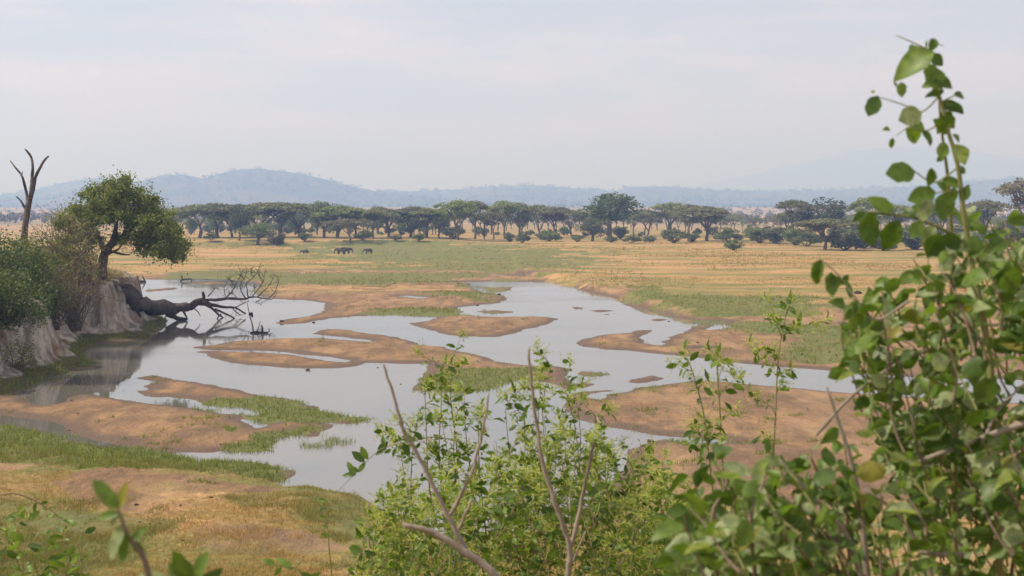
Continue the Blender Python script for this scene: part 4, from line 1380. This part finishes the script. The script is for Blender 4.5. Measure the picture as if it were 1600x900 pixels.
def gz(X, Y):
    return float(terrain(np.array([X]), np.array([Y]))[0])
def rooted(x, d):
    X = (x - 800) / F * d
    return Vector((X, d, gz(X, d)))

def in_poly(poly, n, seed):
    r = random.Random(seed)
    P = np.array(poly, float)
    out = []
    while len(out) < n:
        x = r.uniform(P[:, 0].min(), P[:, 0].max()); y = r.uniform(P[:, 1].min(), P[:, 1].max())
        if loops_sd(np.array([x]), np.array([y]), [P])[0] > 0:
            out.append((x, y))
    return out

# --- right shrub with broad leaves
random.seed(61)
rt = rooted(1500, 2.25)
S = Shrub('broad_leaved_shrub', rt, 'tall broad-leaved shrub close by at the right edge, its shoot rising into the sky', M['brownstem'], BIG, M['broadleaf'])
def path3(pts, d0=2.1):
    return dense([at(p[0], p[1], p[2] if len(p) > 2 else d0) for p in pts], 4)
# two tall shoots
s1 = [rt, at(1555, 1300, 2.2)] + path3([(1562, 900, 2.15), (1552, 640), (1540, 520), (1520, 420), (1505, 330), (1497, 262), (1480, 200), (1468, 150), (1455, 110), (1447, 75)])
S.stem(s1, .0075, .0013, M['greenstem'])
s2 = [rt, at(1500, 1300, 2.3)] + path3([(1492, 900, 2.25), (1490, 640, 2.2), (1488, 480, 2.2), (1486, 360, 2.18), (1480, 270, 2.15), (1470, 195, 2.12), (1466, 140, 2.12)])
S.stem(s2, .0065, .0013, M['greenstem'])
s3 = path3([(1545, 430), (1518, 390), (1480, 362), (1430, 340), (1395, 336), (1350, 330)])
S.stem(s3, .0042, .0015, M['greenstem'])
# upper twigs
for pts in [[(1468, 150), (1440, 175), (1415, 165), (1385, 155), (1372, 152)], [(1466, 195), (1445, 205), (1420, 200), (1400, 212)], [(1470, 160), (1490, 150), (1505, 148)],
            [(1455, 80), (1430, 68), (1400, 55)], [(1450, 90), (1462, 70), (1475, 72)], [(1497, 262), (1460, 285), (1430, 268), (1420, 262)], [(1500, 300), (1470, 300), (1440, 310)]]:
    S.stem(path3(pts, 2.1), .0016, .0007, M['greenstem'])
def L_(x0, y0, x1, y1, d=2.1, tilt=(0, -1, .35), wob=.35):
    a = at(x0, y0, d); b = at(x1, y1, d + random.uniform(-.01, .01))
    n = Vector(tilt) + Vector((random.uniform(-wob, wob), random.uniform(-.2, .2), random.uniform(-wob, wob)))
    S.leaf(a, b - a, n, (b - a).length)
HAND = [(1460,82,1396,108),(1447,100,1468,140),(1408,128,1408,152),(1460,60,1455,78),(1428,70,1420,78),(1372,150,1355,186),(1366,146,1362,140),(1440,175,1402,190),(1415,200,1440,222),
 (1425,195,1450,202),(1440,205,1455,228),(1468,165,1508,176),(1470,175,1490,200),(1475,180,1470,208),(1480,130,1448,128),(1458,128,1490,132),(1490,148,1510,150),(1500,232,1515,250),
 (1490,225,1512,258),(1430,268,1382,275),(1455,262,1452,292),(1462,300,1420,312),(1478,300,1470,345),(1455,310,1438,345),(1480,310,1492,330),(1400,135,1398,128),(1395,215,1392,232),
 (1390,202,1384,200),(1412,262,1404,270),(1462,108,1474,128),(1455,140,1470,150),(1476,222,1470,248),(1488,210,1500,222),
 (1405,345,1380,392),(1440,345,1425,372),(1460,352,1440,385),(1430,340,1412,322),(1390,334,1358,306),(1395,332,1378,312),(1352,332,1335,345),(1352,335,1362,385),(1470,365,1448,402),(1500,372,1455,398),
 (1425,335,1436,318),(1368,332,1350,352),(1495,392,1470,412),(1512,400,1540,385),(1530,410,1560,432),(1520,432,1490,450)]
for q in HAND:
    L_(*q, d=2.08 + random.uniform(-.05, .05))
for st in (s1[-26:], s2[-18:]):
    for q in range(15):
        i = random.randint(0, len(st) - 2)
        p_ = st[i].lerp(st[i + 1], random.random())
        d_ = Vector((random.uniform(-1, 1), random.uniform(-.6, .3), random.uniform(-.4, .6)))
        S.leaf(p_, d_, Vector((random.uniform(-.6, .6), -1, random.uniform(0, .8))), random.uniform(.012, .032))
# grey dead boughs through the shrub
for pts, r0, r1 in [([(1680, 640, 2.0), (1600, 662, 2.0), (1540, 682, 2.0), (1470, 708, 2.0), (1420, 726, 2.0), (1355, 735, 2.0)], .0065, .0025), ([(1540, 682, 2.0), (1560, 640, 2.05), (1600, 600, 2.1)], .003, .0015),
                    ([(1345, 900, 1.9), (1320, 830, 1.9), (1260, 765, 1.9), (1215, 715, 1.9)], .0048, .002), ([(1355, 900, 2.0), (1345, 800, 2.0), (1330, 720, 2.0), (1310, 660, 2.0), (1292, 605, 2.0)], .0055, .0018),
                    ([(1455, 900, 2.1), (1440, 860, 2.1), (1400, 800, 2.1), (1350, 765, 2.1)], .0045, .002), ([(1275, 680, 2.2), (1330, 620, 2.2), (1390, 575, 2.2), (1450, 545, 2.2)], .003, .0016),
                    ([(1420, 470, 2.05), (1370, 500, 2.05), (1340, 470, 2.05), (1310, 430, 2.05), (1282, 405, 2.05)], .0025, .0008), ([(1505, 868, 2.0), (1460, 866, 2.0), (1435, 862, 2.0)], .005, .004)]:
    S.bough(path3(pts), r0, r1, M['greystem'])
for (x0, y0, x1, y1) in [(1282,405,1275,445),(1298,425,1296,462),(1300,430,1312,455),(1315,445,1325,430),(1340,470,1322,500),(1345,480,1330,512)]:
    L_(x0, y0, x1, y1, 2.05)
# leafy mass
MASS = [([(1318,470),(1345,430),(1400,400),(1450,380),(1500,390),(1560,360),(1660,350),(1660,700),(1400,700),(1335,600)], 150, (1.95, 2.7)),
        ([(1490,300),(1560,340),(1660,360),(1660,420),(1520,420)], 12, (2.1, 2.6)),
        ([(1300,700),(1400,650),(1660,640),(1660,960),(1240,960)], 150, (1.8, 2.7)),
        ([(1070,720),(1130,690),(1230,720),(1320,760),(1320,960),(1050,960)], 80, (1.6, 2.2)),
        ([(1230,640),(1300,640),(1340,720),(1260,740)], 4, (2.0, 2.3))]
for poly, n, (d0, d1) in MASS:
    for x, y in in_poly(poly, n, 100 + n):
        d = random.uniform(d0, d1)
        tip = at(x, y, d)
        st = at(x + random.uniform(10, 95), y + random.uniform(60, 190), d + random.uniform(-.1, .2))
        S.twig(bend(st, tip, 6, .08), random.randint(6, 10), .040, .0022, (.1, 1.0), .0008, random.choice([M['greenstem'], M['brownstem']]), .7)
# supporting stems down to the ground
for x, d in [(1120, 1.9), (1250, 2.0), (1330, 2.1), (1420, 2.3), (1580, 2.5), (1640, 2.3), (1180, 1.8)]:
    S.stem(dense([rt, rt.lerp(at(x, 900, d), .5) + Vector((0, .05, .05)), at(x, 900, d), at(x + random.uniform(-20, 30), 740, d)], 4), .007, .002, M['brownstem'])
S.finish()

# --- middle shrub with small leaves and yellow-green flower sprays
random.seed(71)
rt = rooted(840, 5.0)
S = Shrub('flowering_shrub', rt, 'bright green small-leaved shrub with yellow-green sprays in the bottom centre', M['brownstem'], SML, M['smallleaf'])
bases = []
for i in range(14):
    x = 560 + 560 * (i + .5) / 14
    d = random.uniform(4.3, 5.8)
    b = at(x, 905, d)
    S.stem(dense([rt + Vector((random.uniform(-.15, .15), random.uniform(-.15, .15), -.05)), rt.lerp(b, .5) + Vector((0, 0, -.1)), b], 4), .013, .005)
    bases.append((x, d))
TIPS = [(708,556),(690,575),(662,590),(655,640),(725,600),(748,655),(790,640),(775,690),(860,575),(845,610),(880,600),(900,625),(930,650),(955,690),(820,655),(1000,690),(1035,725),(625,690),(600,770),(690,660),(715,640),(850,650),(880,655),(970,740)]
for x, y in TIPS:
    bxn, dn = min(bases, key=lambda q: abs(q[0] - x - random.uniform(-40, 60)))
    d = dn
    st = at(.45 * x + .55 * bxn, min(880, y + 230), d)
    P = bend(st, at(x, y, d), 8, .05)
    S.twig(P, 16, .046, .0038, (.25, 1.0), .0012, None, .3)
    for j in range(7):
        q = P[random.randint(2, 7)]
        e_ = q + Vector((random.uniform(-.10, .10), random.uniform(-.08, .08), random.uniform(.0, .10)))
        S.twig(bend(q, e_, 4, .08), 5, .040, .0016, (.2, 1.0), .0007, M['greenstem'], .3)
        S.spray(e_, .05, 22)
# long twig reaching left over the water
P = path3([(720, 690, 4.8), (680, 683, 4.8), (640, 690, 4.75), (595, 702, 4.75), (560, 735, 4.75), (530, 765, 4.75)])
S.stem(P, .003, .001, M['greenstem'])
for (x0, y0, x1, y1) in [(600,700,598,680),(605,698,588,712),(575,718,563,698),(570,722,550,705),(560,738,552,728),(556,742,542,722),(556,742,534,742),(612,702,600,708),(620,700,612,714),(630,692,640,712),(648,690,632,680),(660,688,646,674),(590,706,606,690),(560,738,572,722)]:
    a = at(x0, y0, 4.75); b = at(x1, y1, 4.75)
    S.leaf(a, b - a, Vector((random.uniform(-.4, .4), -1, .5)), (b - a).length)
FILL = [(575,800),(615,765),(670,738),(760,735),(815,705),(860,665),(930,655),(985,720),(1060,745),(1150,790),(1180,960),(550,960)]
for x, y in in_poly(FILL, 560, 5):
    d = random.uniform(4.1, 6.0)
    tip = at(x, y, d)
    st = at(x + random.uniform(-45, 45), y + random.uniform(60, 150), d + random.uniform(-.15, .15))
    P = bend(st, tip, 5, .1)
    S.twig(P, random.randint(9, 14), .043, .0022, (.05, 1.0), .0009, random.choice([M['greenstem'], M['brownstem']]), .35)
    if random.random() < .9: S.spray(tip, .05, 18)
    if random.random() < .6: S.spray(P[3], .045, 14)
S.finish()

# --- thin leafy saplings between the two
def sapling(x, d, pts, tips, label, sprays=True, L=.044):
    rt = rooted(x, d)
    S = Shrub('sapling', rt, label, M['greenstem'], SML, M['smallleaf'], 120, 'sapling')
    P = dense([rt] + [at(a, b, d) for a, b in pts], 4)
    S.stem(P, .0048, .0014)
    for a, b, c, e_, n in tips:
        Q_ = bend(at(a, b, d), at(c, e_, d + random.uniform(-.15, .15)), 5, .06)
        S.twig(Q_, n, L, .0018, (.2, 1.0), .0007)
        if sprays:
            S.spray(Q_[-1], .05, 16); S.spray(Q_[2], .04, 8)
    S.finish()
random.seed(81)
sapling(1205, 4.6, [(1212, 900), (1208, 740), (1212, 640), (1216, 560), (1226, 500), (1234, 478)],
        [(1214, 590, 1195, 568, 7), (1214, 590, 1238, 575, 7), (1216, 565, 1205, 545, 6), (1222, 520, 1245, 508, 6), (1224, 510, 1205, 498, 6), (1230, 490, 1236, 470, 6), (1212, 650, 1180, 618, 6),
         (1180, 618, 1158, 595, 6), (1210, 690, 1190, 680, 4), (1222, 525, 1275, 505, 5), (1275, 505, 1290, 500, 3), (1212, 610, 1225, 600, 5), (1222, 528, 1200, 470, 5), (1190, 560, 1170, 535, 5), (1215, 560, 1190, 545, 4)],
        'tall thin sapling with leaf tufts left of the broad-leaved shrub')
sapling(1125, 4.4, [(1120, 900), (1108, 720), (1098, 640), (1080, 575), (1068, 555)],
        [(1095, 630, 1082, 590, 6), (1080, 580, 1058, 566, 7), (1080, 578, 1070, 545, 6), (1105, 700, 1085, 670, 10), (1105, 690, 1120, 660, 10), (1100, 660, 1078, 665, 8), (1110, 720, 1128, 690, 8), (1105, 700, 1100, 655, 10), (1112, 735, 1080, 690, 10)],
        'short sapling with a round leafy tuft behind the blurred leaves')
sapling(1140, 4.5, [(1135, 900), (1128, 700), (1122, 600), (1120, 545), (1117, 535)],
        [(1122, 600, 1128, 560, 6), (1121, 570, 1108, 548, 6), (1120, 560, 1140, 570, 6), (1124, 620, 1150, 590, 6), (1124, 630, 1110, 600, 5), (1126, 660, 1150, 640, 5)],
        'slim sapling standing just right of the short one')

# --- left shrub
random.seed(91)
rt = rooted(20, 4.2)
S = Shrub('low_shrub', rt, 'low green shrub in the bottom left corner', M['brownstem'], SML, M['smallleaf'], 200)
for i in range(6):
    x = -60 + 190 * i / 5
    S.stem(dense([rt, rt.lerp(at(x, 900, 4.2), .5), at(x, 900, 4.2)], 4), .009, .004)
for x, y in in_poly([(-60,800),(0,785),(60,800),(105,830),(120,870),(150,960),(-60,960)], 42, 6):
    d = random.uniform(3.8, 4.6)
    S.twig(bend(at(x + random.uniform(-30, 30), y + random.uniform(60, 130), d), at(x, y, d), 5, .08), random.randint(8, 11), .048, .002, (.05, 1), .0008, M['greenstem'], .35)
    if random.random() < .35: S.spray(at(x, y, d), .04, 10)
P = [rt] + path3([(-70, 950, 4.2), (-50, 800, 4.2), (10, 772, 4.2), (45, 778, 4.2), (80, 798, 4.2), (110, 822, 4.2)]); S.twig(P, 16, .036, .004, (.6, 1), .0008, M['brownstem'])
S.twig(path3([(128, 905, 4.2), (126, 880, 4.2), (128, 850, 4.2), (132, 815, 4.2)]), 9, .038)
S.finish()

# --- blurred shoot close to the viewer at the left
random.seed(95)
rt = rooted(230, 1.35)
S = Shrub('young_shoot', rt, 'blurred leafy shoot very close to the viewer at bottom left', M['brownstem'], MID, M['broadleaf'], 60, 'shoot')
S.stem([rt, at(245, 1400, 1.35)] + path3([(240, 960, 1.3), (228, 880, 1.3), (205, 845, 1.3), (192, 815, 1.3), (185, 795, 1.3)], 1.3), .004, .0012)
for (x0, y0, x1, y1) in [(185,795,146,748),(185,795,202,752),(188,802,148,808),(205,842,232,824),(205,846,228,868),(192,820,168,874),(196,826,194,880),(186,798,170,822)]:
    a = at(x0, y0, 1.3); b = at(x1, y1, 1.3)
    S.leaf(a, b - a, Vector((random.uniform(-.7, .7), -1, .4)), (b - a).length)
S.finish()
rt = rooted(300, 1.5)
S = Shrub('young_shoot', rt, 'blurred upright leaves poking in at the bottom left of centre', M['brownstem'], MID, M['broadleaf'], 60, 'shoot')
S.stem([rt, at(300, 1400, 1.5)] + path3([(300, 1000, 1.45), (298, 915, 1.45)], 1.45), .004, .0015)
for (x0, y0, x1, y1) in [(300,915,272,858),(300,915,322,862),(298,925,260,882),(300,925,345,890),(296,930,215,895),(300,930,320,905)]:
    a = at(x0, y0, 1.45); b = at(x1, y1, 1.45)
    S.leaf(a, b - a, Vector((random.uniform(-.5, .5), -1, .4)), (b - a).length)
S.finish()
rt = rooted(470, 3.0)
S = Shrub('young_shoot', rt, 'thin arching twig with few dark leaves at the bottom edge', M['greenstem'], SML, M['smallleaf'], 60, 'shoot')
S.stem([rt, at(500, 1200, 3.0)] + path3([(492, 940, 3.0), (468, 892, 3.0), (440, 884, 3.0), (395, 880, 3.0)], 3.0), .003, .001)
for (x0, y0, x1, y1) in [(458,890,432,870),(470,895,490,905),(440,886,428,900),(478,905,500,895),(430,884,410,872)]:
    a = at(x0, y0, 3.0); b = at(x1, y1, 3.0)
    S.leaf(a, b - a, Vector((random.uniform(-.5, .5), -1, .4)), (b - a).length)
S.finish()
rt = rooted(512, 5.2)
S = Shrub('young_shoot', rt, 'small upright leafy sprig left of the flowering shrub', M['greenstem'], SML, M['smallleaf'], 60, 'shoot')
P = [rt, at(520, 1100, 5.2)] + path3([(518, 900, 5.2), (512, 830, 5.2), (508, 780, 5.2)], 5.2)
S.stem(P, .004, .001)
S.twig(P[-7:], 12, .045)
S.finish()

# --- bare dead stems
def dead_stems(name, x, d, paths, label):
    rt = rooted(x, d)
    e_ = empty(name, rt, 0, label, 'dead branch', 'bare stems in front of the flowering shrub')
    for i, (pts, r0, r1) in enumerate(paths):
        T = Tubes(6)
        P = dense([at(a, b, d + .02 * i) for a, b in pts], 4, .0015)
        if i == 0:
            P = [rt - Vector((0, 0, .05)), rt.lerp(P[0], .5)] + P
        T.add([q - e_.location for q in P], taper(r0 * .72, r1 * .72, len(P)), .12)
        T.build('stem', M['greystem'], e_)
random.seed(99)
dead_stems('dead_branch', 830, 2.7, [([(800, 935), (770, 895), (735, 868), (690, 840), (660, 826), (630, 820)], .016, .0085), ([(728, 862), (712, 828), (700, 805), (680, 765), (655, 715), (632, 675), (618, 630), (606, 590), (599, 568)], .0095, .0035),
                             ([(702, 808), (722, 770), (738, 735), (748, 700), (757, 660), (763, 615)], .0065, .003), ([(712, 835), (726, 805), (738, 780)], .005, .004)], 'bare forked grey branch in front of the water, left of centre')
dead_stems('dead_branch', 890, 2.9, [([(886, 930), (888, 890), (890, 860), (880, 820), (862, 770), (848, 720), (838, 660), (830, 600), (826, 545)], .011, .0042), ([(890, 862), (902, 815), (912, 770), (925, 705), (930, 690)], .008, .0042),
                             ([(886, 890), (900, 868), (915, 830)], .005, .003)], 'bare forked grey branch rising through the flowering shrub at centre')
dead_stems('dead_branch', 560, 4.9, [([(555, 930), (572, 880), (590, 850), (610, 825)], .006, .003)], 'thin pale stick at the left foot of the flowering shrub')
dead_stems('dead_branch', 575, 5.0, [([(580, 930), (578, 870), (575, 785)], .005, .003)], 'thin upright brown stick at the left foot of the flowering shrub')

# ------------------------------------------------------------------ haze
def haze_box():
    x, y0, y1, z0, z1 = 80000, -2500, 26000, -9, 1180
    V = [(-x, y0, z0), (x, y0, z0), (x, y1, z0), (-x, y1, z0), (-x, y0, z1), (x, y0, z1), (x, y1, z1), (-x, y1, z1)]
    Q = [(0, 3, 2, 1), (4, 5, 6, 7), (0, 1, 5, 4), (1, 2, 6, 5), (2, 3, 7, 6), (3, 0, 4, 7)]
    t = NT('warm_air')
    v = t.node('ShaderNodeVolumePrincipled')
    v.inputs['Color'].default_value = (.28, .48, .97, 1)
    v.inputs['Absorption Color'].default_value = (.66, .58, .78, 1)
    v.inputs['Density'].default_value = 3.0e-4
    v.inputs['Anisotropy'].default_value = .15
    t.l.new(v.outputs[0], t.out.inputs['Volume'])
    o = mesh_np('haze', V, Q, t.m)
    tag(o, kind='stuff')
haze_box()
